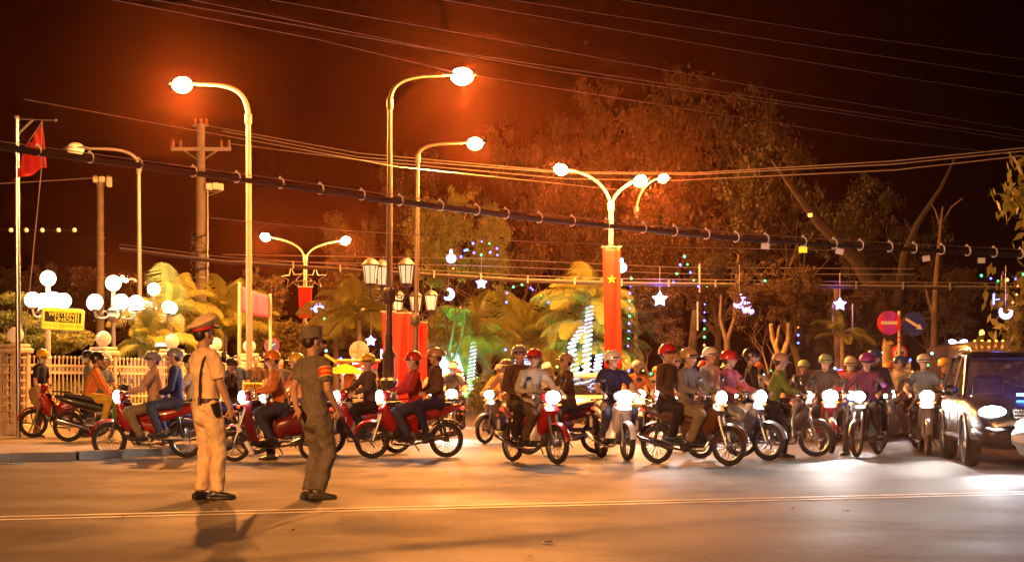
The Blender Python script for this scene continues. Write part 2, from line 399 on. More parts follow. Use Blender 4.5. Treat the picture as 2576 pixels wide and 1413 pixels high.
def pole_lamp(name, label, base, u_top, v_bend, tip_u, tip_v, D, r0, r1, lit=True, power=5000, m=None, group=None, ornate=False, tipD=None, hs=1.):
    b0 = Vector(base); root = thing(name, label, "street lamp", b0, group=group); L_ = lambda p: Vector(p) - b0
    bend = L_(P(u_top, v_bend, D)); tip = L_(P(tip_u, tip_v, tipD or D)); sgn = 1 if tip.x > bend.x else -1
    dx = tip.x - bend.x; dz = tip.z - bend.z
    path = [Vector((0, 0, 0)), bend * .5 + Vector((0, 0, 0)), bend]
    curve = bez(bend, bend + Vector((0, 0, dz * .95)), Vector((bend.x + dx * .35, (bend.y + tip.y) / 2, tip.z)), tip - Vector((sgn * .25, 0, 0)))
    path += curve[1:]
    rs = [r0, (r0 + r1) / 2 * 1.05, r1] + [r1 * (1 - .3 * (i / len(curve))) for i in range(len(curve) - 1)]
    obj("pole", MB().tube(path, rs, n=12), root, m or m_pole)
    obj("collar", MB().lathe([(r1 * 1.25, -.12), (r1 * 1.5, -.1), (r1 * 1.5, .1), (r1 * 1.15, .14)], c=bend, n=14), root, m or m_pole)
    if not ornate:
        fl = MB().lathe([(r0 * 2.4, 0), (r0 * 2.4, .03), (r0 * 1.2, .04), (r0 * 1.2, .3), (r0 * 1.02, .34)], n=14); obj("base_flange", fl, root, m or m_pole)
    head(root, tip - Vector((sgn * .22, 0, 0)) * hs, (sgn, 0, 0), lit, power, s=hs)
    return root, bend
r1, _ = pole_lamp("street_lamp", "tall lit street lamp whose arm curves left above the fence", G(628, 42), 625, 300, 470, 212, 42, .085, .06, power=8500, m=m_cream_pole, group="tall single-arm street lamps")
def ornate_base(root, m):
    prof = [(.30, 0), (.30, .22), (.26, .26), (.25, .55), (.22, .6), (.27, .66), (.27, .74), (.20, .80), (.17, 1.15), (.21, 1.22), (.21, 1.28), (.14, 1.34), (.13, 1.75), (.17, 1.80), (.17, 1.86), (.10, 1.95), (.085, 2.3)]
    obj("cast_base", MB().lathe(prof, n=20), root, m)
def lantern_arms(root, z, dirs, arm, s=1.):
    ch = MB(); ch.lathe([(.10, -.18), (.15, -.1), (.15, .1), (.10, .18)], c=(0, 0, z), n=14); obj("bracket_collar", ch, root, m_iron)
    for a in dirs:
        d = Vector((math.cos(a), math.sin(a), 0))
        b = MB(); c0 = Vector((0, 0, z)); e = c0 + d * arm
        b.tube([c0, c0 + d * arm * .35 + Vector((0, 0, -.10)), c0 + d * arm * .8 + Vector((0, 0, -.12)), e + Vector((0, 0, .05)), e + Vector((0, 0, .2))], [.025] * 5, n=8)
        for q in (.3, .62):
            cc = c0 + d * arm * q + Vector((0, 0, .05)); b.tube([cc + d * .09 * math.cos(t) + Vector((0, 0, .09 * math.sin(t))) for t in np.linspace(0, 5.2, 14)], .014, n=6)
        A = obj("lantern_arm", b, root, m_iron)
        lb = MB(); base = e + Vector((0, 0, .2))
        lb.lathe([(.05, 0), (.13, .03), (.14, .06), (.10, .075)], c=base, n=8)
        lb.lathe([(.185, .46), (.20, .49), (.12, .58), (.05, .63), (.02, .64), (.03, .68), (.004, .74)], c=base, n=8)
        for k in range(8):
            t = math.pi / 4 * k; lb.tube([base + Vector((.125 * math.cos(t), .125 * math.sin(t), .07)), base + Vector((.178 * math.cos(t), .178 * math.sin(t), .47))], .011, n=5)
        ln = obj("lantern", lb, root, m_iron)
        obj("lantern_glass", MB().lathe([(.108, .075), (.165, .46)], c=base, n=8), ln, mat("lantern_pane", (.85, .72, .50), rough=.3, var=.1, emis=(1, .66, .34), es=.5))
r2, _ = pole_lamp("street_lamp", "tallest lit street lamp, dark pole with twin lanterns halfway beside the red banners", G(978, 38), 981, 262, 1150, 190, 38, .078, .05, power=8500, m=mat("bronze_pole", (.07, .055, .045), rough=.45, metal=.4, var=.15), group="tall single-arm street lamps", ornate=True)
ornate_base(r2, m_iron); lantern_arms(r2, 3.15, (R_(200), R_(115), R_(-20), R_(20)), .42)
r3, _ = pole_lamp("street_lamp", "shorter-looking lit street lamp with dark pole just right of the tallest one", G(1043, 48.6), 1051, 400, 1186, 360, 48.6, .085, .05, power=4500, m=mat("bronze_pole"), group="tall single-arm street lamps", ornate=True, hs=.9)
ornate_base(r3, m_iron); lantern_arms(r3, 3.05, (R_(180), R_(-10), R_(90)), .48)
r7, _ = pole_lamp("street_lamp", "unlit street lamp with its head reaching left near the flag", G(353, 49), 349, 425, 200, 374, 49, .075, .05, lit=False, m=m_pole, group="tall single-arm street lamps", hs=1.05)
def twin_lamp(label, u, D, v_y, arms, power, r=.07, banner=None):
    b0 = G(u, D); root = thing("twin_street_lamp", label, "street lamp", b0, group="double-arm street lamps"); Y = P(u, v_y, D) - b0
    obj("pole", MB().tube([(0, 0, 0), Y * .5, Y], [r * 1.25, r * 1.1, r], n=12), root, m_cream_pole)
    for tu, tv, tD in arms:
        tip = P(tu, tv, tD) - b0; s = 1 if tip.x > 0 else -1
        c = bez(Y - Vector((0, 0, .15)), Y + Vector((0, 0, (tip.z - Y.z) * .6)), Vector((tip.x * .45, tip.y * .5, tip.z - .1)), tip - Vector((s * .3, 0, 0)))
        obj("arm", MB().tube(c, [r * .62] * len(c), n=8), root, m_cream_pole)
        head(root, tip - Vector((s * .3, 0, 0)), (s, tip.y * .6, .12), True, power, s=.95)
    obj("collar", MB().lathe([(r * 1.2, -.15), (r * 1.45, -.1), (r * 1.45, .12), (r * 1.1, .16)], c=Y, n=12), root, m_cream_pole)
    obj("base_flange", MB().lathe([(r * 2.4, 0), (r * 2.4, .03), (r * 1.4, .04), (r * 1.4, .3), (r * 1.2, .34)], n=14), root, m_cream_pole)
    return root
m_bred = mat("red_banner_cloth", (.58, .016, .006), rough=.8, var=.07, scale=2); m_yel = mat("star_yellow", (.85, .55, .03), rough=.7, var=.05)
L4 = twin_lamp("lit double street lamp above the hanging red banner with a gold star", 1537, 56, 520, [(1412, 428, 56), (1612, 458, 55)], 7000)
L4b = twin_lamp("lit double street lamp farther back, its head just right of the bannered one", 1600, 74, 530, [(1668, 450, 74)], 4500)
L5 = twin_lamp("lit double street lamp with outline stars and a short red banner", 768, 79, 650, [(668, 597, 79), (868, 606, 79)], 5200)
r8, _ = pole_lamp("street_lamp", "small far lit street lamp behind the white globe lamps", G(352, 100), 350, 740, 318, 700, 100, .07, .05, power=5000, group="tall single-arm street lamps", hs=1.1)
# the crossing's own lamps behind the photographer
for x, y, z, pw, lab in ((-15, -11, 10, 50000, "tall street lamp behind the viewer at the left kerb"),(20, -16.0, 11, 5000, "tall street lamp beside the viewer at the right kerb")):
    rt = thing("street_lamp", lab, "street lamp", (x, y, 0), group="tall single-arm street lamps"); s = 1 if x < 0 else -1
    c = bez(Vector((0, 0, z - 1.2)), Vector((0, 0, z)), Vector((s * .6, 0, z)), Vector((s * 1.8, 0, z)))
    obj("pole", MB().tube([(0, 0, 0), (0, 0, z - 1.2)] + c[1:], [.09, .07] + [.05] * (len(c) - 1), n=10), rt, m_pole)
    head(rt, (s * 1.7, 0, z), (s, 0, 0), True, pw, col=(1, .40, .12))
def star_pts(R, r=None, n=5, rot=0):
    r = r or R * .382; out = []
    for k in range(2 * n):
        a = math.pi / 2 + math.pi * k / n + rot; q = R if k % 2 == 0 else r; out.append((math.cos(a) * q, math.sin(a) * q))
    return out
def cloth_banner(root_label, u0, u1, v0, v1, D, folds=3, amp=.05, sway=0., star=None, off=0., name="red_banner", cat="banner", group="hanging red banners", bottomshift=0):
    c = P((u0 + u1) / 2, v0, D); w = (u1 - u0) * D / F; h = (v1 - v0) * D / F
    root = thing(name, root_label, cat, c, group=group)
    ph = rnd.random() * 6
    def dep(a, b): return amp * 1.3 * (math.sin(a * math.pi * 2 * folds / 2 + ph + b * 1.5) + .35 * math.sin(a * 17 + b * 6 + ph)) * (.25 + .75 * b) + off
    b = MB(); b.grid(lambda a, q: Vector(((a - .5) * w * (1 - .04 * math.sin(q * 3)) + sway * q, dep(a, q), -h * q)), 16, 26)
    o = obj("cloth", b, root, m_bred); md = o.modifiers.new("thick", 'SOLIDIFY'); md.thickness = .004
    obj("top_rod", MB().tube([(-w / 2 - .05, 0, 0.01), (w / 2 + .05, 0, 0.01)], .02, n=8), root, m_cream_pole)
    if star:
        su, sv, sR = star; x0 = (su - (u0 + u1) / 2) * D / F; z0 = -(sv - v0) * D / F; R = sR * D / F
        pts = [(x0, z0)] + [(x0 + x, z0 + z) for x, z in star_pts(R)]
        mid = []
        b = MB(); vs = [Vector((x, dep(x / w + .5, -z / h) - .02, z)) for x, z in pts]
        b.add(vs, [(0, i, i % 10 + 1) for i in range(1, 11)]); so = obj("star", b, root, m_yel, smooth=False)
        md = so.modifiers.new("thick", 'SOLIDIFY'); md.thickness = .003
    return root
cloth_banner("long red banner with a gold star hanging from the middle double lamp", 1516, 1560, 622, 925, 55.8, folds=3, amp=.05, star=(1539, 702, 12), sway=.06)
cloth_banner("short red banner on the far double lamp with outline stars", 751, 785, 722, 800, 78.8, folds=1, amp=.03)
cloth_banner("leftmost narrow red banner behind the dark lamp pole", 963, 992, 785, 1035, 41, folds=2, amp=.06)
cloth_banner("widest tall red banner between the two dark lamp poles", 987, 1032, 788, 1030, 44, folds=3, amp=.07)
cloth_banner("right tall red banner on the second dark lamp pole", 1031, 1075, 812, 1030, 49.5, folds=3, amp=.08)
# outline stars on L5
for du, dvv, lab, ro in ((-33, 700, "left outline star frame on the far double lamp", .1), (25, 700, "right outline star frame on the far double lamp", -.02)):
    c = P(768 + du, dvv, 78.9); t = thing("outline_star", lab, "star decoration", c, group="unlit outline stars"); pts = star_pts(27 * 78.9 / F, rot=ro)
    obj("frame", MB().tube([Vector((x, 0, z)) for x, z in pts], .03, n=6, closed=True), t, m_cream_pole)
    obj("bracket", MB().tube([Vector((0, 0, -.15)), Vector(((-du) * 78.9 / F, .05, -.1))], .02, n=6), t, m_cream_pole)
# ------------------------------------------------------------ fence with pillars and unlit globes
m_fence = mat("fence_cream_paint", (.66, .58, .46), rough=.6, var=.14, scale=7, bump=.25, bscale=30)
m_fence2 = mat("pillar_render", (.60, .50, .38), rough=.75, var=.25, scale=5, bump=.4)
FP = [(-12.0, 34.6), (-10.46, 36.0), (-9.25, 38.7), (-8.18, 41.1), (-7.55, 43.5), (-7.07, 46.0), (-7.1, 51.0), (-7.2, 55), (-7.4, 60)]
fz = .12
fr = thing("picket_fence", "cream picket fence with open pillars and a low wall along the left pavement", "fence", (FP[1][0], FP[1][1], 0))
fo = fr.location.copy()
pm = MB(); ph_ = 1.72
for sx in (-.17, .17):
    for sy in (-.17, .17): pm.box((sx, sy, ph_ / 2), (.10, .10, ph_), bev=.01)
for z in np.arange(.35, 1.68, .16):
    for a in (-1, 1): pm.box((0, a * .17, z), (.24, .045, .035)); pm.box((a * .17, 0, z), (.045, .24, .035))
for x in (-.06, .06):
    for a in (-1, 1): pm.box((x, a * .17, ph_ / 2), (.02, .03, ph_)); pm.box((a * .17, x, ph_ / 2), (.03, .02, ph_))
pm.box((0, 0, .12), (.50, .50, .24), bev=.02)
pme = pm.mesh("pillar", [m_fence2])
capm = MB().box((0, 0, 1.77), (.56, .56, .12), bev=.03); capm.box((0, 0, 1.87), (.46, .46, .08), bev=.02); capm = capm.mesh("pillar_cap", [m_fence2])
pk = MB(); pk.tube([(0, 0, .5), (0, 0, 1.62)], .017, n=6); pk.ell((0, 0, 1.65), (.03, .03, .04), n=6, m=5); pk = pk.mesh("picket", [m_fence])
ovm = MB().tube([(.036 * math.cos(t), 0, .055 * math.sin(t)) for t in np.linspace(0, 2 * math.pi, 11)[:-1]], .010, n=4, closed=True).mesh("oval_ring", [m_fence])
gl_me = MB().ell((0, 0, .20), .175, n=24, m=16).mesh("globe", [mat("globe_glass_faint_glow", (.80, .68, .50), rough=.18, var=.04, coat=.4, emis=(1, .6, .3), es=.10)])  # faint emission stands in for ambient light on the unlit globes
gb_me = MB().lathe([(.10, 0), (.10, .03), (.07, .05)], n=14).mesh("globe_base", [m_fence2])
places = ["over the parked red motorbike", "between the yellow sign and the globe cluster", "right of the round purple-white shop sign", "behind the cream guard's face", "under the left post of the pink banner", "in front of the round blue sign", "on the far pillar beyond the round blue sign"]
for i in range(len(FP)):
    p = Vector((*FP[i], fz)) - fo
    q = Vector((*FP[i + 1], fz)) - fo if i + 1 < len(FP) else None
    az = math.atan2((q - p).y, (q - p).x) if q is not None else R_(95)
    if i > 0:
        for me in (pme, capm):
            o = obj(me.name.split('.')[0], me, fr); o.location = p; o.rotation_euler = (0, 0, az)
        if 1 <= i <= 7:
            g = thing("unlit_globe_lamp", "unlit cream globe on a fence pillar, " + places[i - 1], "globe lamp", (FP[i][0], FP[i][1], fz + 1.90), group="unlit globes on the fence pillars")
            obj("globe", gl_me, g); obj("base", gb_me, g)
    if q is None: continue
    L_ = (q - p).length; t = (q - p).normalized(); mid = (p + q) / 2
    for z, h in ((.62, .05), (1.32, .045), (1.48, .045), (.80, .035)):
        o = obj("rail", MB().box((0, 0, z), (L_ - .42, .035, h)), fr, m_fence); o.location = mid; o.rotation_euler = (0, 0, az)
    o = obj("base_wall", MB().box((0, 0, .22), (L_ - .40, .16, .52), bev=.015), fr, m_fence2); o.location = mid; o.rotation_euler = (0, 0, az)
    n = int((L_ - .5) / .135)
    for k in range(n):
        o = obj("picket", pk, fr); o.location = p + t * (.32 + k * (L_ - .64) / (n - 1)); o.rotation_euler = (0, 0, az)
    if i < 4:
        for k in range(n - 1):
            o = obj("oval_ring", ovm, fr); o.location = p + t * (.32 + (k + .5) * (L_ - .64) / (n - 1)) + Vector((0, 0, 1.40)); o.rotation_euler = (0, 0, az)
# ------------------------------------------------------------ lit globe clusters
def globe_cluster(label, u, v_top, D, r, arm, n, ph, power, pole_m, armz=.36):
    g = G(u, D, .12); top = P(u, v_top, D).z - .12
    root = thing("globe_street_lamp", label, "street lamp", g, group="lit white globe clusters")
    obj("pole", MB().tube([(0, 0, 0), (0, 0, top - r * 1.0)], [.07, .05], n=12), root, pole_m)
    obj("bracket_crown", MB().lathe([(.06, -.25), (.12, -.2), (.16, -.1), (.10, 0), (.15, .06), (.06, .12)], c=(0, 0, top - .36 - armz), n=16), root, pole_m)
    gm_ = MB().ell((0, 0, 0), r, n=24, m=16).mesh("globe", [m_globe_on]); spots = [Vector((0, 0, top))]
    for k in range(n):
        a = ph + 2 * math.pi * k / n; d = Vector((math.cos(a), math.sin(a), 0)); z0 = top - .36 - armz
        e = Vector((0, 0, z0)) + d * arm
        b = MB(); b.tube(bez(Vector((0, 0, z0)), Vector((0, 0, z0 - .16)) + d * arm * .3, e + Vector((0, 0, -.28)), e + Vector((0, 0, .05))), .024, n=8)
        cc = Vector((0, 0, z0 - .05)) + d * arm * .45
        b.tube([cc + d * .08 * math.cos(t) + Vector((0, 0, .08 * math.sin(t))) for t in np.linspace(0, 5.3, 12)], .015, n=6)
        b.lathe([(.05, 0), (.09, .03), (.06, .05)], c=e + Vector((0, 0, .03)), n=10)
        obj("arm", b, root, pole_m); spots.append(e + Vector((0, 0, .05 + r)))
    for s_ in spots: o = obj("globe", gm_, root); o.location = s_
    lamp("globe_light", 'POINT', power, (1, .72, .42), (0, -.0, top - .02 - armz * .2), root, size=.45)
    return root
globe_cluster("left cluster of lit white globes on a white post beside the yellow sign", 121, 700, 38.5, .175, .36, 4, R_(35), 200, m_fence)
globe_cluster("middle cluster of lit white globes between two fence pillars", 285, 712, 42, .19, .55, 5, R_(15), 230, m_pole)
globe_cluster("right cluster of lit white globes in front of the yellow-green palm", 387, 727, 46, .17, .52, 5, R_(40), 170, m_pole)
# ------------------------------------------------------------ flag
fb = G(47, 34.5, .12); ft = thing("flagpole", "silver flagpole with a short top boom at the left edge", "flagpole", fb); L_ = lambda p: p - fb
tp = L_(P(42, 296, 34.5)); obj("pole", MB().tube([(0, 0, 0), tp * .55, tp], [.055, .05, .04], n=12), ft, m_chrome)
obj("finial", MB().ell(tp, (.05, .05, .04)), ft, m_cream_pole)
bt = L_(P(140, 303, 34.4)); obj("boom", MB().tube([tp + Vector((0, 0, -.03)), bt], .012, n=6), ft, m_pole); obj("boom_tip", MB().ell(bt, .03), ft, m_cream_pole)
obj("brace", MB().tube([L_(P(44, 338, 34.5)), L_(P(82, 302, 34.45))], .022, n=6), ft, m_cream_pole)
obj("halyard", MB().tube([L_(P(106, 303, 34.4)), L_(P(104, 430, 34.3)), L_(P(62, 860, 34.3))], .010, n=5), ft, mat("rope", (.45, .4, .33), rough=.9))
obj("halyard", MB().tube([L_(P(106, 306, 34.4)), L_(P(62, 372, 34.4))], .008, n=5), ft, mat("rope"))
fl = thing("flag", "red flag hanging limp and folded from the flagpole boom", "flag", P(106, 312, 34.4)); fo2 = fl.location.copy()
A, B, C_, D_ = [P(u, v, 34.4) - fo2 for u, v in ((106, 312), (118, 422), (68, 372), (30, 456))]
def flagf(a, q):
    p = (A.lerp(B, q)).lerp(C_.lerp(D_, q), a); w = .09 * math.sin(a * 11 + q * 4) * (.3 + a); return p + Vector((0, w, .03 * math.sin(a * 9)))
o = obj("cloth", MB().grid(flagf, 24, 24), fl, mat("flag_red", (.75, .03, .02), rough=.75, var=.06)); md = o.modifiers.new("thick", 'SOLIDIFY'); md.thickness = .004
# ------------------------------------------------------------ money-transfer sign
sg = P(158, 803, 37.2); s_ = thing("lightbox_sign", "yellow lightbox sign with black block lettering beside the left globe cluster", "sign", sg, rz=R_(14))
sw, sh = .92, .50; Rt = (R_(90), 0, 0)
m_sy = mat("sign_yellow", (.85, .62, .02), rough=.35, var=.03, emis=(1, .62, .02), es=.55)
shear = Matrix(((1, 0, 0, 0), (0, 1, 0, 0), (-.055, 0, 1, 0), (0, 0, 0, 1)))
pan = thing("sign_box", None, None); pan.parent = s_; pan.rotation_euler = (0, R_(3), 0)
obj("case", MB().box((0, .09, 0), (sw, .17, sh), bev=.05), s_, m_white).rotation_euler = (0, R_(3), 0)
bpy.data.objects.remove(pan)
def onp(o): o.rotation_euler = (Matrix.Rotation(R_(3), 3, 'Y') @ Matrix.Rotation(R_(90), 3, 'X')).to_euler(); return o
Ry = Matrix.Rotation(R_(3), 3, 'Y')
obj("face", MB().box((0, -.002, 0), (sw - .06, .03, sh - .06), bev=.012), s_, m_sy).rotation_euler = (0, R_(3), 0)
obj("black_panel", MB().box((0, -.021, .045), (.77, .008, .22)), s_, m_black).rotation_euler = (0, R_(3), 0)
m_sl = mat("sign_letter_yellow", (.85, .62, .02), rough=.4, var=0, emis=(1, .62, .02), es=.55)
for body, sz, x, z, mm, sx, al in (("WESTERN", .125, .245, .098, m_sl, .98, 'RIGHT'), ("UNION", .125, .245, -.008, m_sl, 1.0, 'RIGHT'), ("DỊCH VỤ CHUYỂN TIỀN", .082, 0, -.145, mat("sign_letter_ochre", (.42, .2, .01), rough=.5, var=0), .95, 'CENTER')):
    t = text("lettering", body, sz, s_, Ry @ Vector((x, -.027, z)), (0, 0, 0), mm, align=al, sx=sx, bold=.0012 if mm is m_sl else 0); onp(t)
for x in (.275, .325): obj("stripe", MB().box((x, -.027, .045), (.024, .006, .195)), s_, m_sl).rotation_euler = (0, R_(3), 0)
for z in (-.15, .15): obj("mount_bracket", MB().box((-.53, .09, z), (.16, .04, .05)), s_, m_pole)
# ------------------------------------------------------------ pink banner on posts
pb0 = G(603, 43.2); pr = thing("framed_banner", "pink and orange banner with script lettering stretched between two posts", "banner", pb0)
def bp(u, v, D): return P(u, v, D) - pb0
m_post = mat("banner_post", (.55, .42, .30), rough=.7, var=.2, bump=.3)
obj("post", MB().tube([bp(601, 1080, 43.2), bp(603, 709, 43.2)], .042, n=10), pr, m_post)
obj("post", MB().tube([bp(680, 1060, 46.6), bp(680, 738, 46.6)], .040, n=10), pr, m_post)
a4 = [bp(608, 719, 43.2), bp(676, 742, 46.6), bp(608, 784, 43.2), bp(677, 798, 46.6)]
def bq(a, q): p = a4[0].lerp(a4[1], a).lerp(a4[2].lerp(a4[3], a), q); return p + Vector((0, .02 * math.sin(a * 20 + q * 5), -.03 * math.sin(a * math.pi)))
m_pink = mat("pink_vinyl", (.62, .05, .24), rough=.55, var=.25, scale=4)
o = obj("panel", MB().grid(bq, 20, 8), pr, m_pink); md = o.modifiers.new("thick", 'SOLIDIFY'); md.thickness = .004
ex = (a4[1] - a4[0]); az = math.atan2(ex.y, ex.x)
t = text("lettering", "Phu Hưng\nKhánh", .36, pr, bq(.5, .48) + Vector((-.01, -.045, 0)), (R_(90), 0, az), mat("banner_letter", (.80, .50, .10), rough=.6, var=0), sx=1.9, bold=.008)
# ------------------------------------------------------------ round signs
def disc(root, name, c, r, m, y0=-.01, th=.02, n=32): return obj(name, MB().lathe([(r, 0), (r, th)], n=n, M=Matrix.Rotation(R_(90), 3, 'X'), c=(c[0], y0 + th, c[1])), root, m, smooth=True)
m_sred = mat("sign_red", (.70, .02, .03), rough=.35, var=.08); m_sblue = mat("sign_blue", (.01, .03, .32), rough=.35, var=.1); m_swh = mat("sign_white", (.72, .70, .66), rough=.4, var=.08)
sb = G(2262, 42); sp = thing("traffic_sign_post", "white post carrying a no-entry sign, a blue arrow sign and a red no-lorry sign", "road sign", sb); k_ = 42 / F
zz = lambda v: CAMH - (v - HV) * k_
m_spost = mat("sign_post_paint", (.68, .62, .52), rough=.5, var=.25, scale=9)
obj("pole", MB().tube([(0, 0, 0), (0, 0, zz(782))], .034, n=12), sp, m_spost)
for v0, v1 in ((846, 852), (905, 915), (858, 862)): obj("red_band", MB().lathe([(.036, zz(v1)), (.036, zz(v0))], n=12), sp, m_sred)
n1 = (-26 * k_, zz(812)); ne = disc(sp, "no_entry_sign", n1, 30 * k_, m_sred, -.06)
ft_ = mat("faded_violet", (.42, .03, .62), rough=.4, var=.3, scale=7)
def wavy(a, q):
    x = (a - .5) * (.30 + .05 * math.sin(q * 9)); z = (q - .5) * 2; hgt = math.sqrt(max(0, (29 * k_) ** 2 - x * x)); return Vector((n1[0] + x, -.064, n1[1] + z * hgt))
obj("faded_patch", MB().grid(wavy, 6, 14), ne, ft_)
obj("bar", MB().box((n1[0], -.070, n1[1]), (42 * k_, .006, 8 * k_)), ne, m_swh)
n2 = (36 * k_, zz(815)); bs = disc(sp, "blue_arrow_sign", n2, 30.5 * k_, m_sblue, -.06)
arw = [(-1, .13), (.45, .13), (.45, .32), (1, 0), (.45, -.32), (.45, -.13), (-1, -.13)]; ca, sa = math.cos(R_(-32)), math.sin(R_(-32)); q_ = 25 * k_
obj("arrow", MB().prism([(n2[0] + (x * ca - z * sa) * q_, n2[1] + (x * sa + z * ca) * q_) for x, z in arw], -.070, -.0605), bs, m_swh, smooth=False)
n3 = (2 * k_, zz(887)); rs_ = disc(sp, "no_lorry_sign", n3, 20 * k_, m_sred, .045)
disc(rs_, "white_field", n3, 14.5 * k_, m_swh, .041, .006)
rs_.children[0].name = "white_field"
obj("lorry_symbol", MB().box((n3[0] + 7 * k_, .037, n3[1]), (8 * k_, .006, 6 * k_)).box((n3[0] - 6.5 * k_, .037, n3[1] - 1 * k_), (5 * k_, .006, 4 * k_)), rs_, m_black)
obj("slash", MB().box((n3[0], .034, n3[1]), (30 * k_, .005, 2.6 * k_), M=Matrix.Rotation(R_(32), 3, 'Y')), rs_, m_sred)
pl = obj("time_plate", MB().box((n3[0] + 3 * k_, .045, zz(925)), (49 * k_, .015, 36 * k_), bev=.005), sp, m_swh)
for i, bd in enumerate(("06:00  08:00", "16:00  18:00", "TẢI")): text("lettering", bd, .088, pl, (n3[0] + 3 * k_, .034, zz(915 + i * 10.5)), Rt, m_black, sx=.95, bold=.001)
for c_ in (n1, n2): obj("sign_clamp", MB().box((c_[0] * .45, -.02, c_[1]), (abs(c_[0]) * 1.0, .03, .04)), sp, m_pole)
bk = G(903, 52); bsn = thing("traffic_sign", "round traffic sign seen from behind above the food cart", "road sign", bk); k5 = 52 / F; zb = CAMH - (882 - HV) * k5
obj("pole", MB().tube([(0, 0, 0), (0, 0, zb + .27)], .035, n=10), bsn, m_cream_pole)
disc(bsn, "sign_disc", (0, zb), 25 * k5, mat("sign_back_grey", (.35, .30, .26), rough=.5, var=.1), .04)
obj("crossbar", MB().box((0, .03, zb), (50 * k5, .03, .025)), bsn, m_cream_pole)
bb = G(684, 47.5); b2 = thing("traffic_sign", "small round blue sign with a red rim behind a fence pillar", "road sign", bb); k6 = 47.5 / F; z6 = CAMH - (869 - HV) * k6
obj("pole", MB().tube([(0, .03, 0), (0, .03, z6)], .03, n=10), b2, m_pole); disc(b2, "rim", (0, z6), 18.5 * k6, m_sred, 0); rr = disc(b2, "blue_field", (0, z6), 16 * k6, m_sblue, -.012)
obj("symbol", MB().box((0, -.02, z6), (20 * k6, .006, 2.5 * k6), M=Matrix.Rotation(R_(-30), 3, 'Y')), b2, m_swh)
# ------------------------------------------------------------ utility poles
def util(label, u, D, v_top, r0, r1, arms, boxes):
    b0 = G(u, D); root = thing("utility_pole", label, "utility pole", b0, group="concrete utility poles"); k = D / F; Z = lambda v: CAMH - (v - HV) * k; X = lambda uu: (uu - u) * k
    obj("shaft", MB().tube([(0, 0, 0), (0, 0, Z(v_top))], [r0, r1], n=14), root, m_concrete)
    for v in (600, 640, 700): obj("metal_band", MB().lathe([(r0 * 1.04, Z(v)), (r0 * 1.04, Z(v) + .06)], n=14), root, m_pole)
    for ul, ur, v in arms:
        obj("crossarm", MB().box(((X(ul) + X(ur)) / 2, -.12, Z(v)), ((ur - ul) * k, .10, .13)), root, m_pole)
        obj("arm_brace", MB().tube([(X(ul) * .6, -.12, Z(v) - .03), (0, -.12, Z(v + 32))], .03, n=5), root, m_pole); obj("arm_brace", MB().tube([(X(ur) * .6, -.12, Z(v) - .03), (0, -.12, Z(v + 32))], .03, n=5), root, m_pole)
        for q in (.03, .16, .84, .97): obj("insulator", MB().lathe([(.03, 0), (.07, .05), (.035, .09), (.07, .14), (.035, .18), (.06, .22), (.02, .3)], c=(X(ul + (ur - ul) * q), -.12, Z(v) + .06), n=10), root, mat("porcelain", (.25, .13, .08), rough=.25))
    for ub, vb, w, h in boxes: obj("equipment_box", MB().box((X(ub), -.1, Z(vb)), (w, .3, h), bev=.03), root, m_white)
    return root, Z, X
up, Z, X = util("tall concrete utility pole with a crossarm and switch boxes left of the curved lamp", 505, 66, 312, .27, .15, [(432, 582, 376)], [(527, 470, .22, .26), (544, 469, .24, .26), (556, 471, .2, .26)])
for q in (-14, 0, 14): obj("insulator", MB().lathe([(.03, 0), (.08, .06), (.04, .1), (.08, .16), (.03, .24)], c=(X(505 + q), 0, Z(314)), n=10), up, mat("porcelain"))
obj("top_bar", MB().box((0, 0, Z(316)), (.62, .07, .07)), up, m_pole)
obj("box_bracket", MB().tube([(0, -.1, Z(500)), (X(558), -.1, Z(482))], .02, n=5).tube([(0, -.1, Z(484)), (X(562), -.1, Z(482))], .02, n=5), up, m_pole)
obj("downpipe", MB().tube([(X(523), -.1, Z(470)), (X(523), -.1, Z(740))], .035, n=6), up, m_pole)
for i in range(16):
    v = 585 + i * 6.5; r = .30 + .07 * rnd.random()
    obj("cable_coil", MB().tube([(r * math.cos(t) * (1.1 if math.cos(t) < 0 else .9), r * math.sin(t), Z(v) + .16 * math.sin(t * 1.0 + i) - .1 * rnd.random()) for t in np.linspace(0, 6.1, 18)], .016, n=4), up, m_black)
util("darker concrete utility pole behind the globe lamps at left", 252, 88, 452, .24, .17, [(238, 278, 458)], [(242, 452, .25, .3), (258, 452, .3, .3), (276, 458, .25, .5)])
# ------------------------------------------------------------ cables
m_cable = mat("cable_black", (.012, .011, .010), rough=.5, var=.2); m_wire = mat("wire_aluminium", (.34, .30, .28), rough=.4, metal=.6, var=.1)
def depthline(u, Dl, Dr): t = u / 2576; return 1 / ((1 - t) / Dl + t / Dr)
def along(pts, Dl, Dr, n=40, dv=0.):
    out = []
    for (u0, v0), (u1, v1) in zip(pts[:-1], pts[1:]):
        for i in range(n // (len(pts) - 1)):
            t = i / (n // (len(pts) - 1)); u = u0 + (u1 - u0) * t; out.append((u, v0 + (v1 - v0) * t + dv))
    out.append((pts[-1][0], pts[-1][1] + dv)); return [P(u, v, depthline(u, Dl, Dr)) for u, v in out]
cbv = [(-900, 262), (-400, 322), (0, 370), (350, 417), (700, 464), (1000, 507), (1350, 551), (1600, 575), (1850, 600), (2100, 617), (2576, 642), (3100, 655)]
cb = thing("cable_bundle", "thick black bundle of overhead cables held by metal rings, across the whole view", "cable", P(0, 368, 20)); co = cb.location.copy()
mid = along(cbv, 20, 33, 88)
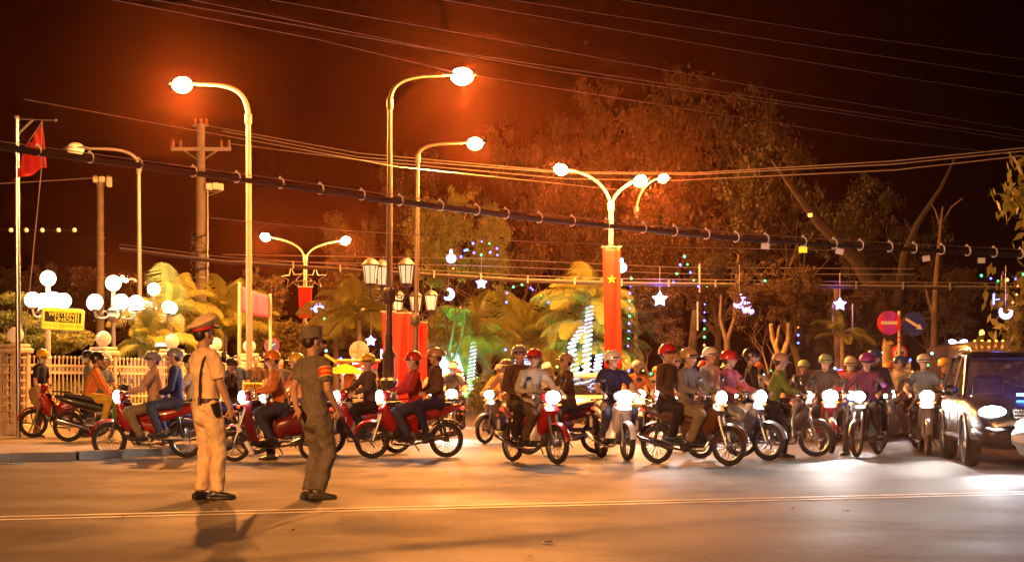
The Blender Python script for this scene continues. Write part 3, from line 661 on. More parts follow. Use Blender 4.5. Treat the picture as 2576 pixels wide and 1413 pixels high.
for k in range(7):
    a = 2 * math.pi * k / 6; r = .024 if k < 6 else 0
    obj("cable", MB().tube([p - co + Vector((0, math.cos(a + .15 * i) * r, math.sin(a + .15 * i) * r * (1.0 + .15 * math.sin(i * 1.7 + k)))) for i, p in enumerate(mid)], .013 + .004 * (k % 3), n=6), cb, m_cable)
obj("messenger_wire", MB().tube([p - co for p in along(cbv, 20, 33, 88, dv=-14)], .006, n=4), cb, m_wire)
ring_me = MB().tube([Vector((.012 * math.cos(t), .01, 0)) + Vector((math.cos(t) * .045, 0, math.sin(t) * .075)) for t in np.linspace(R_(115), R_(-120), 18)], .0105, n=6)
ring_me.ell((0, .01, .085), (.016, .012, .02), n=8, m=6); ring_me = ring_me.mesh("hanger_ring", [mat("ring_zinc", (.75, .74, .72), rough=.4, metal=.1, var=.1)])
for u in (93, 225, 348, 485, 594, 704, 804, 908, 1004, 1106, 1197, 1271, 1355, 1438, 1524, 1617, 1695, 1776, 1850, 1925, 2020, 2097, 2163, 2237, 2298, 2368, 2433, 2500, 2566):
    v = np.interp(u, [a for a, _ in cbv], [b for _, b in cbv]); D = depthline(u, 20, 33); o = obj("hanger_ring", ring_me, cb); s = .95 * (D / 24) ** .8
    o.location = P(u, v - 4, D) - co; o.scale = (s, s, s)
for u, v, mm, rot in ((1925, 619, m_paper, .1), (2020, 628, m_sy, 0), (2112, 632, m_paper, .25), (2330, 650, m_paper, -.15), (2469, 655, m_paper, 0)):
    D = depthline(u, 20, 33); o = obj("cable_tag", MB().box((0, 0, 0), (.14, .004, .10)), cb, mm); o.location = P(u, v, D) - co; o.rotation_euler = (0, rot, 0)
# far bundle
cb2 = thing("cable_bundle", "farther bundle of cables with clips running behind the palms and the banner", "cable", P(560, 662, 58)); co2 = cb2.location.copy()
fv = [(300, 630), (560, 662), (1000, 690), (1300, 708), (1560, 717), (1850, 720), (2100, 724), (2576, 728)]
for k in range(3): obj("cable", MB().tube([p - co2 + Vector((0, 0, .045 * k)) for p in along(fv, 60, 60, 42)], .03, n=5), cb2, m_cable if k < 2 else m_pole)
obj("messenger_wire", MB().tube([p - co2 for p in along(fv, 60, 60, 42, dv=-16)], .010, n=4), cb2, m_wire)
clipm = MB().box((0, 0, .06), (.05, .05, .24)).mesh("clip", [m_pole])
for u in list(range(620, 2560, 118)):
    o = obj("cable_clip", clipm, cb2); v = np.interp(u, [a for a, _ in fv], [b for _, b in fv]); o.location = P(u, v - 2, 60 - .06) - co2
wires = [([(280, 0), (800, 100), (1150, 184), (1700, 270), (2200, 350), (2576, 392)], 22, 40, "lowest of the bright upper wires"), ([(480, 0), (1100, 125), (1600, 200), (2100, 275), (2576, 345)], 22, 40, "third wire from the top"),
         ([(385, 0), (900, 92), (1400, 180), (2000, 268), (2576, 355)], 22, 40, "wire close under the third one"), ([(680, 0), (1350, 118), (2000, 236), (2576, 328)], 22, 40, "bright wire over the tallest lamp"),
         ([(1110, 0), (1900, 135), (2300, 200), (2576, 240)], 24, 40, "thin wire at upper right"), ([(1280, 0), (2000, 110), (2576, 195)], 24, 40, "thinner wire at upper right"), ([(1560, 0), (2100, 85), (2576, 150)], 24, 40, "topmost thin wire"),
         ([(530, 318), (900, 385), (1425, 433), (1750, 435), (2250, 405), (2576, 372)], 60, 46, "upper of three wires from the utility pole"), ([(560, 330), (900, 395), (1425, 436), (1750, 439), (2250, 413), (2576, 380)], 60, 46, "middle of three wires from the utility pole"),
         ([(580, 362), (900, 402), (1425, 450), (1700, 454), (2250, 428), (2576, 392)], 60, 46, "lowest of three wires from the utility pole"), ([(530, 548), (870, 580), (1300, 606), (1700, 622), (2110, 629)], 34, 34, "bright wire passing just above the long red banner"),
         ([(60, 250), (500, 330), (1000, 420), (1560, 478)], 34, 44, "faint wire sloping past the curved lamp"), ([(560, 640), (1200, 650), (1700, 672), (2300, 676)], 66, 66, "faint wire over the palms"), ([(560, 655), (1200, 668), (1700, 688), (2300, 690)], 66, 66, "second faint wire over the palms"),
         ([(0, 462), (120, 455), (250, 447)], 60, 88, "wire to the darker utility pole")]
for pts, a, b, lab in wires:
    dd = along(pts, a, b, 40); o0 = dd[0].copy(); w_ = obj("overhead_wire", MB().tube([p - o0 for p in dd], .0062 * (a / 22) ** .75, n=4), mats=m_wire); w_.location = o0
    tag(w_, "overhead wire, " + lab, "wire", "overhead wires")
lr = thing("bead_string", "row of five pale round beads hanging left of the flagpole", "decoration", P(0, 579, 45)); lo = lr.location.copy()
obj("wire", MB().tube([P(-20, 577, 45) - lo, P(215, 581, 45) - lo], .006, n=4), lr, m_cable)
for u in (27, 66, 106, 147, 187): obj("bead", MB().ell(P(u, 579, 45) - lo, .06, n=12, m=8), lr, mat("bead_grey", (.5, .45, .42), rough=.5, var=.2))
for i, (u, v, D) in enumerate([(2038, 541, 60)]):
    o = obj("hanging_card", MB().box((0, 0, 0), (.16, .004, .13)), mats=m_paper); o.location = P(u, v, D); tag(o, "small pale card hanging high in the dark branches", "card")
# ------------------------------------------------------------ vegetation
g_rng = np.random.default_rng(11)
def leafquads(C, size, long=1.0, droop=0.):
    n = len(C); d = g_rng.normal(size=(n, 3)); d[:, 2] -= droop * 1.5; d /= np.linalg.norm(d, axis=1)[:, None]
    e = g_rng.normal(size=(n, 3)); e -= d * (e * d).sum(1)[:, None]; e /= np.linalg.norm(e, axis=1)[:, None]
    s = size * (.6 + .8 * g_rng.random(n))[:, None]
    a = C - d * s * .5 * long; b = C + e * s * .32; c = C + d * s * .6 * long; f = C - e * s * .32
    V = np.stack([a, b, c, f], 1).reshape(-1, 3); F_ = np.arange(4 * n).reshape(-1, 4)
    return V, F_
def npmesh(name, V, F_, m):
    me = bpy.data.meshes.new(name); me.vertices.add(len(V)); me.vertices.foreach_set("co", V.ravel().astype(np.float32))
    me.loops.add(F_.size); me.loops.foreach_set("vertex_index", F_.ravel().astype(np.int32)); me.polygons.add(len(F_))
    me.polygons.foreach_set("loop_start", np.arange(len(F_), dtype=np.int32) * 4); me.update(calc_edges=True); me.materials.append(m); return me
def crown_mesh(name, blobs, nclump, per, leaf, m, spread=.55, long=1., droop=0.):
    Cs = []
    w = np.array([b[3] * b[4] * b[5] for b in blobs]); w = w / w.sum()
    for _ in range(nclump):
        b = blobs[g_rng.choice(len(blobs), p=w)]; d = g_rng.normal(size=3); d /= np.linalg.norm(d); r = g_rng.random() ** .38
        c = np.array(b[:3]) + d * r * np.array(b[3:6]); k = int(per * (.5 + g_rng.random()))
        q = g_rng.normal(size=(k, 3)) * spread * np.array([1, 1, .6]) * (.5 + g_rng.random()); Cs.append(c + q)
    V, F_ = leafquads(np.concatenate(Cs), leaf, long, droop); return npmesh(name, V, F_, m)
def branchy(base, h, r, spread, seed, levels=3, nb=4, lean=(0, 0), fork=.45):
    rg = random.Random(seed); b = MB(); tips = []
    def grow(p, d, L, r, lv):
        pts = [p]; rs = [r]; n = 5
        for i in range(n):
            d = (d + Vector((rg.uniform(-1, 1), rg.uniform(-1, 1), rg.uniform(-.3, .6))) * .13).normalized(); p = p + d * L / n; pts.append(p); rs.append(r * (1 - .5 * (i + 1) / n))
        b.tube(pts, rs, n=8 if lv == levels else 6)
        if lv == 0: tips.append(p); return
        for k in range(nb if lv == levels else 3):
            a = rg.random() * 6.28; t = Vector((math.cos(a), math.sin(a), 0)); nd = (d * .9 + t * spread * rg.uniform(.6, 1.1)).normalized()
            grow(pts[-1] if k < 2 else pts[-2], nd, L * rg.uniform(.6, .85), rs[-1] * .8, lv - 1)
    grow(Vector(base), Vector((lean[0], lean[1], 1)).normalized(), h * fork, r, levels); return b, tips
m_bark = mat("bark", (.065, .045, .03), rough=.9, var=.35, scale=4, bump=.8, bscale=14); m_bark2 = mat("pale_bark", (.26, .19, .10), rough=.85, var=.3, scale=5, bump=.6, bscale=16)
m_lf = leafmat("leaf_dark", (.016, .014, .005), (.080, .050, .013)); m_lf2 = leafmat("leaf_yellow_green", (.07, .08, .015), (.22, .21, .04)); m_lf3 = leafmat("leaf_shaded", (.014, .015, .006), (.045, .036, .012))  # third leaf mix is darkened to paint the dimmer light on tall crowns
m_palm = leafmat("palm_leaf", (.11, .13, .025), (.28, .27, .05), .3); m_palmr = mat("palm_rachis", (.25, .22, .08), rough=.6, var=.2)
# crown variants, one unit about ten metres across
def bl(n, seed, R=4.2, H=4.0, z=0):
    rg = random.Random(seed); return [(rg.uniform(-R, R), rg.uniform(-R * .7, R * .7), z + rg.uniform(-H, H) * .75, rg.uniform(1.2, 2.6), rg.uniform(1.2, 2.4), rg.uniform(.9, 1.9)) for _ in range(n)]
CR = [crown_mesh("crown", bl(15, 3), 270, 110, .20, m_lf, .29), crown_mesh("crown", bl(17, 5), 290, 110, .20, m_lf, .28), crown_mesh("crown", bl(13, 8), 240, 110, .21, m_lf, .28), crown_mesh("crown", bl(14, 12), 190, 80, .20, m_lf3, .28)]
BR = [branchy((0, 0, 0), 1.0, .035, .75, s, 3, 4) for s in (1, 2, 3)]
BRM = [b.mesh("trunk", [m_bark]) for b, _ in BR]
def tree(label, u, D, v_top, v_bot, wu, cr, br, seed, leaf=None, nm="tree", grp="park trees", leanrot=None, rt=None):
    g = G(u, D, .1); k = D / F; H = (HV - v_top) * k + CAMH; zb = (HV - v_bot) * k + CAMH; t = thing(nm, label, "tree", g, rz=0, group=grp)
    tk = obj("trunk", BRM[br], t); s = (H + zb) * .5 / 1.45; tk.scale = (s * 1.0, s * 1.0, s * 1.15); tk.rotation_euler = (0, 0, seed * 1.1)
    c = obj("crown", CR[cr], t); c.location = (0, 0, (H + zb) / 2); c.rotation_euler = (0, 0, rt if rt is not None else (math.pi if seed % 2 else 0)); wx = wu * k / 12.0; c.scale = (wx, wx * .8, (H - zb) / 9.6)
    if leaf: c.data = CR[cr]; c.material_slots[0].link = 'OBJECT'; c.material_slots[0].material = leaf
    return t
TR = [("dark tree low behind the left globe lamps", 60, 78, 640, 900, 240, 0, 0, 1, None), ("dark tree behind the unlit street lamp", 300, 95, 650, 900, 260, 1, 1, 2, None), ("dark tree right of the tall utility pole", 640, 84, 640, 900, 180, 2, 2, 3, None),
      ("slender tree between the double lamp and the dark lamp pole", 905, 88, 500, 860, 190, 1, 0, 4, None), ("tall pointed tree behind the shorter dark lamp", 1040, 92, 335, 820, 240, 0, 1, 5, None), ("yellow-lit tree right of the dark lamp poles", 1150, 72, 420, 800, 280, 2, 2, 6, m_lf2),  # lighter leaf colour paints the yellow light on this last tree
      ("tall tree below the tallest lit lamp", 1300, 90, 240, 800, 330, 1, 0, 7, None), ("broad dark tree behind the palms", 1420, 82, 330, 860, 330, 0, 2, 8, None), ("biggest tree rising behind the bannered double lamp", 1560, 88, 110, 820, 470, 1, 1, 9, None),
      ("tree just right of the bannered lamp", 1690, 70, 440, 900, 300, 2, 0, 10, None), ("very tall sparse tree at upper right", 1790, 84, 60, 760, 480, 3, 1, 11, m_lf3), ("dim sparse tree right of the tallest one", 2020, 78, 190, 760, 420, 3, 2, 12, m_lf3), ("low leafy tree hung with small lights", 1950, 58, 620, 880, 230, 2, 1, 13, None),
      ("dim bare-topped tree behind the road signs", 2250, 76, 330, 800, 330, 3, 0, 14, m_lf3), ("low dark tree behind the minibus", 2330, 72, 620, 900, 280, 2, 2, 15, None), ("bushy tree between the palms and the banner's foot", 1640, 62, 700, 930, 200, 0, 0, 16, None),
      ("low dark tree behind the star lanterns", 2120, 64, 690, 940, 210, 1, 1, 17, None), ("dark bushy tree behind the food cart", 880, 76, 720, 940, 190, 2, 2, 18, m_lf3), ("low dark tree behind the lit palms", 1230, 95, 600, 930, 300, 0, 1, 19, None)]
for a in TR: tree(*a[:9], leaf=a[9])
# low round dark tree near the fence end, and the hanging foliage at the right edge
cbush = crown_mesh("crown", [(0, 0, 0, 1.0, 1.0, 1.15), (.25, 0, -.5, .9, .8, .7), (-.3, 0, .5, .7, .7, .8)], 260, 60, .11, leafmat("leaf_bronze", (.05, .045, .012), (.12, .09, .02)), .16)
t = thing("round_tree", "dense round clipped tree beyond the end of the fence", "tree", G(722, 49, .1)); o = obj("crown", cbush, t); o.location = (0, 0, 1.9); o.scale = (.78, .7, .85); obj("trunk", MB().tube([(0, 0, 0), (.03, 0, .6), (0, 0, 1.4)], [.09, .08, .06], n=8), t, m_bark)
hang = crown_mesh("crown", [(0, 0, 2.2, .5, .9, .9), (.25, 0, .6, .6, .9, .9), (-.15, 0, -.9, .75, .8, .9), (.3, 0, -2.0, .7, .8, .8), (1.4, 0, .5, 1.2, 1.2, 2.6)], 170, 26, .21, m_lf2, .28, long=1.5, droop=.9)
t = thing("mango_tree", "near tree with drooping long leaves at the right edge", "tree", G(2640, 44)); o = obj("crown", hang, t); o.location = (-.6, 0, 3.9); o.scale = (.95, .9, .98); bb_, _ = branchy((0, 0, 0), 5.0, .16, .5, 21, 2, 3, lean=(-.05, 0)); obj("trunk", bb_, t, m_bark)
# forked and leaning trunks of the park
def trunk_tree(label, paths, D, m=m_bark, nm="tree", crown=None):
    b0 = G(paths[0][0][0][0], D, .1); t = thing(nm, label, "tree", b0, group="park trees"); b = MB()
    for pts, rs in paths: b.tube([P(u, v, D) - b0 + Vector((0, .1 * math.sin(i * 2.1), 0)) for i, (u, v) in enumerate(pts)], rs, n=10)
    obj("trunk", b, t, m)
    if crown:
        c = obj("crown", CR[crown[0]], t); c.location = P(crown[1], crown[2], D) - b0; c.scale = crown[3]
    return t
trunk_tree("slim forked orange-lit trunk left of the crescent lantern", [([(1838, 1000), (1832, 920), (1828, 850)], [.16, .14, .11]), ([(1828, 860), (1812, 800), (1814, 742)], [.09, .06, .04]), ([(1828, 860), (1848, 800), (1852, 700), (1858, 640)], [.09, .06, .05, .03]), ([(1848, 800), (1862, 760)], [.04, .02])], 60, m_bark, crown=(3, 1838, 660, (.18, .18, .14)))
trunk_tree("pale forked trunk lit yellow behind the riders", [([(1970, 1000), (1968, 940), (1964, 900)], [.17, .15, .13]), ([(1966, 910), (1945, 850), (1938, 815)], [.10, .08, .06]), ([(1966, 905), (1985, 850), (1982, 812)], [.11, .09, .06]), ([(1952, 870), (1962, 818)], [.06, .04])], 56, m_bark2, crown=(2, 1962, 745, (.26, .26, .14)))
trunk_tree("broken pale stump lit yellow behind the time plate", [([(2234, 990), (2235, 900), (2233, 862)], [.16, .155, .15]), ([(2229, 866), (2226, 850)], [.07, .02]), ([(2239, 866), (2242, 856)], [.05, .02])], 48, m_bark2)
trunk_tree("great dark leaning trunk behind the road signs", [([(2255, 990), (2240, 850), (2205, 740), (2150, 650), (2060, 560), (1990, 470), (1940, 400)], [.45, .4, .34, .28, .2, .12, .06]), ([(2240, 860), (2262, 740), (2275, 640), (2310, 560), (2370, 470), (2400, 400)], [.3, .22, .18, .13, .08, .04])], 72, mat("dark_bark", (.022, .015, .010), rough=.95, var=.4, bump=.8))
trunk_tree("thin branching trunk right of the blue arrow sign", [([(2352, 990), (2352, 860), (2350, 790), (2356, 700), (2362, 640), (2366, 560), (2372, 520)], [.16, .13, .12, .10, .08, .05, .03]), ([(2350, 800), (2334, 740), (2328, 712)], [.07, .05, .03]), ([(2366, 570), (2395, 520), (2420, 500)], [.04, .03, .02]), ([(2366, 570), (2355, 530), (2340, 510)], [.04, .03, .02]), ([(2352, 800), (2300, 800), (2260, 812)], [.03, .02, .012])], 62)
trunk_tree("upright brown trunk behind the red-shirted riders", [([(2115, 990), (2112, 880), (2108, 800), (2105, 720)], [.2, .18, .15, .12])], 62)
trunk_tree("dim brown trunk between the stars and the thin forked trunk", [([(1740, 990), (1742, 880), (1748, 780)], [.22, .18, .12])], 66)
# ------------------------------------------------------------ palms
def frond_mesh(L, droop, leafl, n=50, w=.013, vshape=.5, rise=.35, seed=0):
    rg = random.Random(seed); b = MB(); pts = []; ang = R_(rise * 90); x = z = 0.; N = 14
    for i in range(N + 1):
        pts.append(Vector((x, 0, z))); a = ang - droop * (i / N) ** 1.3; x += math.cos(a) * L / N; z += math.sin(a) * L / N
    b.tube(pts, [max(.004, .022 * (1 - i / N)) for i in range(N + 1)], n=4)
    for i in range(n):
        t = .16 + .84 * i / n; f = t * N; k = min(int(f), N - 1); p = pts[k].lerp(pts[k + 1], f - k); d = (pts[k + 1] - pts[k]).normalized()
        ll = leafl * 1.1 * math.sin(math.pi * min(1, .12 + .88 * t)) ** .6 * rg.uniform(.85, 1.1)
        for sgn in (-1, 1):
            out = (Vector((0, sgn, 0)) * .85 + d * .65 + Vector((0, 0, vshape * .5))).normalized(); q1 = p + out * ll * .5; q2 = p + (out * .9 + Vector((0, 0, -.45 - .2 * rg.random()))).normalized() * ll
            sd = d * w; b.add([p - sd * .4, p + sd * .4, q1 + sd * .5, q1 - sd * .5, q2], [(0, 1, 2, 3), (3, 2, 4)])
    return b.mesh("frond", [m_palm], smooth=False)
FR = [frond_mesh(1.0, R_(75), .30, seed=1), frond_mesh(1.0, R_(105), .28, rise=.6, seed=2), frond_mesh(1.0, R_(60), .33, rise=.75, seed=3), frond_mesh(1.0, R_(120), .26, rise=.3, seed=4)]
m_ptr = mat("palm_trunk", (.26, .20, .13), rough=.85, var=.3, scale=4, bump=.5)
m_led = glow("led_rope", (.42, .52, 1.0), 5)
def palm(label, stems, D, L, nf, seed, leds=None, elev=(.0, 1.0), nm="palm_tree", mm=None):
    """stems: list of trunk paths in (u, v)"""
    rg = random.Random(seed); b0 = G(stems[0][0][0], D, .1); t = thing(nm, label, "palm tree", b0, group="palms")
    for si, st in enumerate(stems):
        pts = [P(u, v, D + si * .5) - b0 for u, v in st]; r = min(.135, .17 * L / 2.2)
        obj("trunk", MB().tube(pts, [r * (1 - .35 * i / (len(pts) - 1)) for i in range(len(pts))], n=10), t, m_ptr)
        if leds:
            T_ = []; turns = leds[si] if si < len(leds) else 0
            if turns:
                N = turns * 12
                for i in range(N + 1):
                    f = i / N * (len(pts) - 1); k = min(int(f), len(pts) - 2); c = pts[k].lerp(pts[k + 1], f - k); a = i / 12 * 2 * math.pi; rr = r * (1 - .35 * i / N) + .03
                    T_.append(c + Vector((math.cos(a) * rr, math.sin(a) * rr, 0)))
                ls = obj("light_spiral", MB().tube(T_, .026, n=5), t, m_led)
        top = pts[-1]
        for i in range(nf):
            a = i * 2.399 + si; e = rg.random(); me = FR[rg.choice([2, 1, 1] if e > .66 else [0, 1, 3, 0])]
            o = obj("frond", me, t); s = L * rg.uniform(.8, 1.1); o.scale = (s, s, s); o.location = top + Vector((0, 0, rg.uniform(-.1, .15)))
            o.rotation_euler = (rg.uniform(-.3, .3), -R_(50) * (e - .45), a)
            if mm: o.material_slots[0].link = 'OBJECT'; o.material_slots[0].material = mm
    return t
palm("left lit palm pair wrapped in white light spirals", [[(1183, 992), (1186, 930), (1192, 860)], [(1164, 990), (1156, 930), (1145, 888)]], 75, 2.6, 20, 3, leds=(15, 12))
palm("middle palm pair with light-wrapped trunks", [[(1304, 990), (1304, 930), (1302, 888)], [(1322, 990), (1326, 920), (1330, 880)]], 78, 3.0, 22, 5, leds=(12, 12))
palm("tall golden palm with three light-wrapped trunks beside the banner", [[(1475, 985), (1476, 900), (1480, 830), (1484, 770)], [(1456, 985), (1446, 925), (1438, 868), (1468, 820)], [(1492, 985), (1502, 930), (1508, 890)]], 62, 2.15, 26, 7, leds=(18, 15, 9))
palm("small palm under the far double lamp behind the food cart", [[(905, 990), (905, 880), (903, 800)]], 68, 2.6, 22, 9)
palm("palm behind the dark lamp bases", [[(845, 990), (845, 900), (842, 830)]], 72, 2.3, 18, 11)
palm("yellow-green palm right behind the globe lamps", [[(430, 1010), (430, 900), (425, 810)]], 47, 1.75, 24, 13)
palm("yellow-green arching palm low behind the fence", [[(370, 1040), (372, 950), (375, 880)]], 44.5, 1.45, 20, 15)
palm("palm between the cream guard's cap and the pink banner", [[(560, 1010), (560, 920), (565, 830)]], 49, 1.75, 24, 17)
palm("palm below the pink banner", [[(630, 1010), (632, 940), (635, 850)]], 50, 1.4, 20, 19)
palm("thin palm behind the sign post stump", [[(2122, 990), (2120, 900), (2118, 850)]], 58, 1.3, 10, 21)
lamp("palm_floodlight", 'SPOT', 3500, (.06, 1, .38), G(1160, 71.5, .7), size=.15, aim=(.25, 3.5, 4.2), cone=R_(75))
lamp("palm_floodlight", 'SPOT', 1300, (.06, 1, .50), G(1448, 58.5, .9), size=.15, aim=(.5, 4, 2.8), cone=R_(70))
lamp("added_palm_light", 'SPOT', 100, (.9, 1, .25), G(420, 42.5, .5), size=.15, aim=(-.2, 4, 3.5), cone=R_(110))  # added lamp that brightens palms already lit by the globes
for u, D, lab in ((1160, 71.5, "green floodlight at the foot of the left lit palms"), (1448, 58.5, "green floodlight at the foot of the golden palm"), (420, 42.5, "added floodlight behind the fence that brightens the palms")):
    f = thing("floodlight", lab, "floodlight", G(u, D, .1)); obj("housing", MB().box((0, .14, .25), (.3, .16, .2), bev=.02), f, m_black); obj("stand", MB().tube([(0, .14, 0), (0, .14, .2)], .02, n=6), f, m_black)
# planter and its low wall with a red and white banner
pw = thing("planter_wall", "low planter wall under the lit palms", "wall", G(1190, 73.6, .1)); obj("wall", MB().box((0, .1, .40), (4.6, .2, .8), bev=.02), pw, m_white); obj("coping", MB().box((0, .1, .83), (4.7, .3, .06), bev=.01), pw, m_fence2)
pbn = thing("low_banner", "low white banner with red lettering at the foot of the lit palms", "banner", P(1192, 1022, 73)); obj("panel", MB().box((0, 0, 0), (1.5, .02, .38)), pbn, m_swh); text("lettering", "CẤM ĐỖ XE", .26, pbn, (0, -.015, 0), Rt, m_sred, bold=.004)
# hedges, shrubs and grass behind the fence
hb = crown_mesh("foliage", [(0, 0, 0, .5, .4, .16), (.35, 0, .03, .35, .3, .12), (-.35, 0, -.02, .35, .3, .13)], 80, 60, .05, m_palm, .06)
for u, v, D, s, lab in ((45, 752, 40, .8, "upper cloud-clipped bush at the left edge"), (120, 822, 39.8, 1.15, "flat clipped cloud of leaves under the yellow sign"), (10, 800, 40, .9, "middle cloud-clipped bush at the left edge"), (150, 858, 39.5, 1.25, "lowest flat clipped cloud of leaves by the sign post"), (12, 856, 39.5, .9, "low clipped bush behind the first pillar")):
    c = P(u, v, D); t = thing("topiary_bush", lab, "bush", (c.x, c.y, .1), group="clipped cloud bushes"); o = obj("foliage", hb, t); o.location = (0, 0, c.z - .1); o.scale = (s,) * 3; obj("stem", MB().tube([(0, 0, 0), (.05, 0, c.z * .5), (0, 0, c.z - .15)], .025, n=6), t, m_bark)
sb_ = crown_mesh("foliage", [(0, 0, .45, .55, .5, .5)], 110, 60, .06, m_palm, .08)
for u, D, s, lab in ((205, 41, .8, "leafy shrub seen through the pickets left of the second pillar"), (90, 40, 1.1, "shrub behind the man in the dark blue shirt"), (330, 44, 1.2, "rounded shrub right of the second pillar"), (480, 50, 1.2, "shrub behind the cream guard"), (150, 42, 1.3, "shrub behind the parked red motorbike"), (270, 45, 1.3, "shrub behind the second pillar"), (640, 50, 1.3, "shrub under the pink banner"), (1265, 76, 2.0, "round bush left of the middle palms"), (1360, 74, 1.7, "round clipped bush between the palms"), (1413, 72, 1.5, "pointed bush left of the golden palm"), (1225, 72, 1.6, "dark bush right of the left lit palms"), (2420, 66, 2.2, "dark bush behind the minibus")):
    t = thing("shrub", lab, "shrub", G(u, D, .1), group="shrubs"); o = obj("foliage", sb_, t); o.scale = (s,) * 3; obj("stem", MB().tube([(0, 0, 0), (0, 0, .4 * s)], .03, n=6), t, m_bark)
hd = crown_mesh("hedge", [(x, 0, .8, 1.4, .6, .8) for x in np.linspace(-14, 34, 26)], 900, 45, .13, m_lf, .25)
h_ = obj("park_hedge", hd); h_.location = (4.5, 82, 0); tag(h_, kind="stuff")
# shop wall with a small lit sign far behind the fence
sh_ = thing("arched_shop_front", "violet arched shop front behind the fence with a small lit white sign", "shop", G(385, 58)); 
pts = [(-1.3, 0)] + [(1.3 * math.cos(a), .9 + 1.35 * math.sin(a)) for a in np.linspace(math.pi, 0, 14)] + [(1.3, 0)]
obj("wall", MB().prism(pts, 0, .4), sh_, mat("violet_wall", (.22, .20, .42), rough=.7, var=.1), smooth=False)
obj("lit_sign", MB().box((-.1, -.05, 1.75 + .95), (.16, .06, .34), bev=.03).box((.28, -.05, 1.68 + .95), (.42, .06, .22), bev=.05), sh_, glow("shop_sign", (.75, .8, 1), 9))
# ------------------------------------------------------------ lanterns, stars, moons, fairy lights
m_viol = glow("violet_neon", (.42, .30, 1.0), 8); m_bluef = glow("blue_bulb", (.03, .05, 1.0), 14); m_greenf = glow("green_bulb", (.02, 1.0, .18), 8); m_redf = glow("red_bulb", (1, .12, .02), 7); m_yelf = glow("yellow_bulb", (1, .6, .08), 7); m_cyan = glow("cyan_bulb", (.15, .75, 1), 9)
m_lant = glow("lantern_pink", (.85, .62, 1.0), 1.6)
for u, v, D, R, lab in ((1660, 752, 60, 17, "bright blue-white neon star right of the red banner"), (1211, 712, 66, 12, "small white neon star above the left lit palms"), (2113, 765, 60, 14, "white neon star before the dark trunks"), (933, 857, 62, 11, "small violet neon star right of the round sign's back")):
    t = thing("star_lantern", lab, "star light", P(u, v, D), group="lit star decorations"); k = D / F; pts = star_pts(R * k, R * k * .45)
    obj("tube", MB().tube([Vector((x, 0, z)) for x, z in pts], .045 * D / 60, n=6, closed=True), t, m_viol if v != 752 else glow("star_neon", (.45, .6, 1), 9)); obj("inner_tube", MB().tube([Vector((x * .5, 0.02, z * .5)) for x, z in pts], .03, n=6, closed=True), t, m_viol)
    obj("hanger", MB().tube([(0, 0, R * k), (0, 0, R * k + .9)], .012, n=4), t, m_wire)
    if v == 752 or u == 2113: lamp("star_glow", 'POINT', 60 if u != 2113 else 12, (.25, .12, 1), (0, -.3, -.1), t, size=.15)
for u, v, D, r, lab in ((1135, 650, 66, 12, "glowing lilac ball lantern high in the yellow-lit tree"), (1564, 673, 60, 13, "glowing lilac ball lantern half behind the red banner"), (1883, 778, 58, 15, "glowing pink-white ball lantern beside the crescent")):
    t = thing("ball_lantern", lab, "lantern", P(u, v, D), group="lit ball lanterns"); k = D / F
    obj("ball", MB().ell((0, 0, 0), r * k, n=24, m=16), t, m_lant)
    for q in (-.5, 0, .5): rr = r * k * math.sqrt(1 - q * q) + .006; obj("band", MB().tube([(rr * math.cos(a), rr * math.sin(a), q * r * k) for a in np.linspace(0, 6.283, 25)[:-1]], .014, n=4, closed=True), t, glow("lantern_band", (.6, .3, 1), 2.5))
    obj("cap", MB().lathe([(.05, 0), (.05, .12), (.02, .16)], c=(0, 0, r * k), n=10), t, m_viol)
def crescent(label, u, v, D, r, rot):
    t = thing("moon_lantern", label, "moon light", P(u, v, D), group="lit crescent moons"); k = D / F; b = MB()
    for rr, off in ((1, 0), (.86, .36)):
        b.tube([Vector((rr * r * k * math.cos(a) - off * r * k * math.cos(rot + math.pi), 0, rr * r * k * math.sin(a) - off * r * k * math.sin(rot + math.pi))) for a in np.linspace(rot + math.pi - (1.9 if rr == 1 else 1.75), rot + math.pi + (1.9 if rr == 1 else 1.75), 18)], .035 * D / 60, n=5)
    obj("tube", b, t, m_viol); obj("hanger", MB().tube([(0, 0, r * k), (0, 0, r * k + 1)], .01, n=4), t, m_wire)
crescent("violet crescent moon light above the left lit palms", 1128, 740, 64, 13, R_(160)); crescent("violet crescent moon light touching the pink ball lantern", 1860, 757, 58, 16, R_(150)); crescent("violet crescent moon light under the far double lamp", 802, 775, 70, 11, R_(-60)); crescent("blue-white crescent moon light in the tree at the right edge", 2530, 785, 42, 15, R_(80))
t = thing("neon_stick", "upright blue neon stick in the tree at the right edge", "neon light", P(2500, 752, 42)); obj("tube", MB().tube([(0, 0, -.13), (0, 0, .13)], .02, n=6).tube([(0, 0, -.02), (.14, 0, 0)], .01, n=5), t, glow("neon_blue", (.05, .08, 1), 12)); lamp("neon_glow", 'POINT', 8, (.1, .1, 1), (0, -.2, 0), t, size=.1)
t = thing("neon_stick", "short vertical violet light cluster beside the left red banner", "neon light", P(960, 890, 46)); obj("tube", MB().tube([(0, 0, -.12), (0, 0, .12)], .03, n=6), t, m_viol)
t = thing("round_lightbox", "small bright cyan lightbox behind the olive guard's face", "lightbox", P(893 , 905, 60)); obj("face", MB().box((0, 0, 0), (.2, .08, .34), bev=.03), t, m_cyan)
m_lb = glow("white_lightbox", (.75, .85, 1), 5)
t = thing("lightbox_sign", "bright bluish-white lightbox left of the lit palm trunks", "sign", G(1127, 77)); obj("face", MB().box((0, 0, 1.95), (1.0, .2, 1.5), bev=.05), t, m_lb); obj("stand", MB().box((0, 0, .6), (.9, .15, 1.2)), t, m_white)
t = thing("twin_path_light", "pair of white oval lights on a short post above the minibus", "street lamp", G(2410, 70)); k = 70 / F; zt = CAMH + (HV - 860) * k
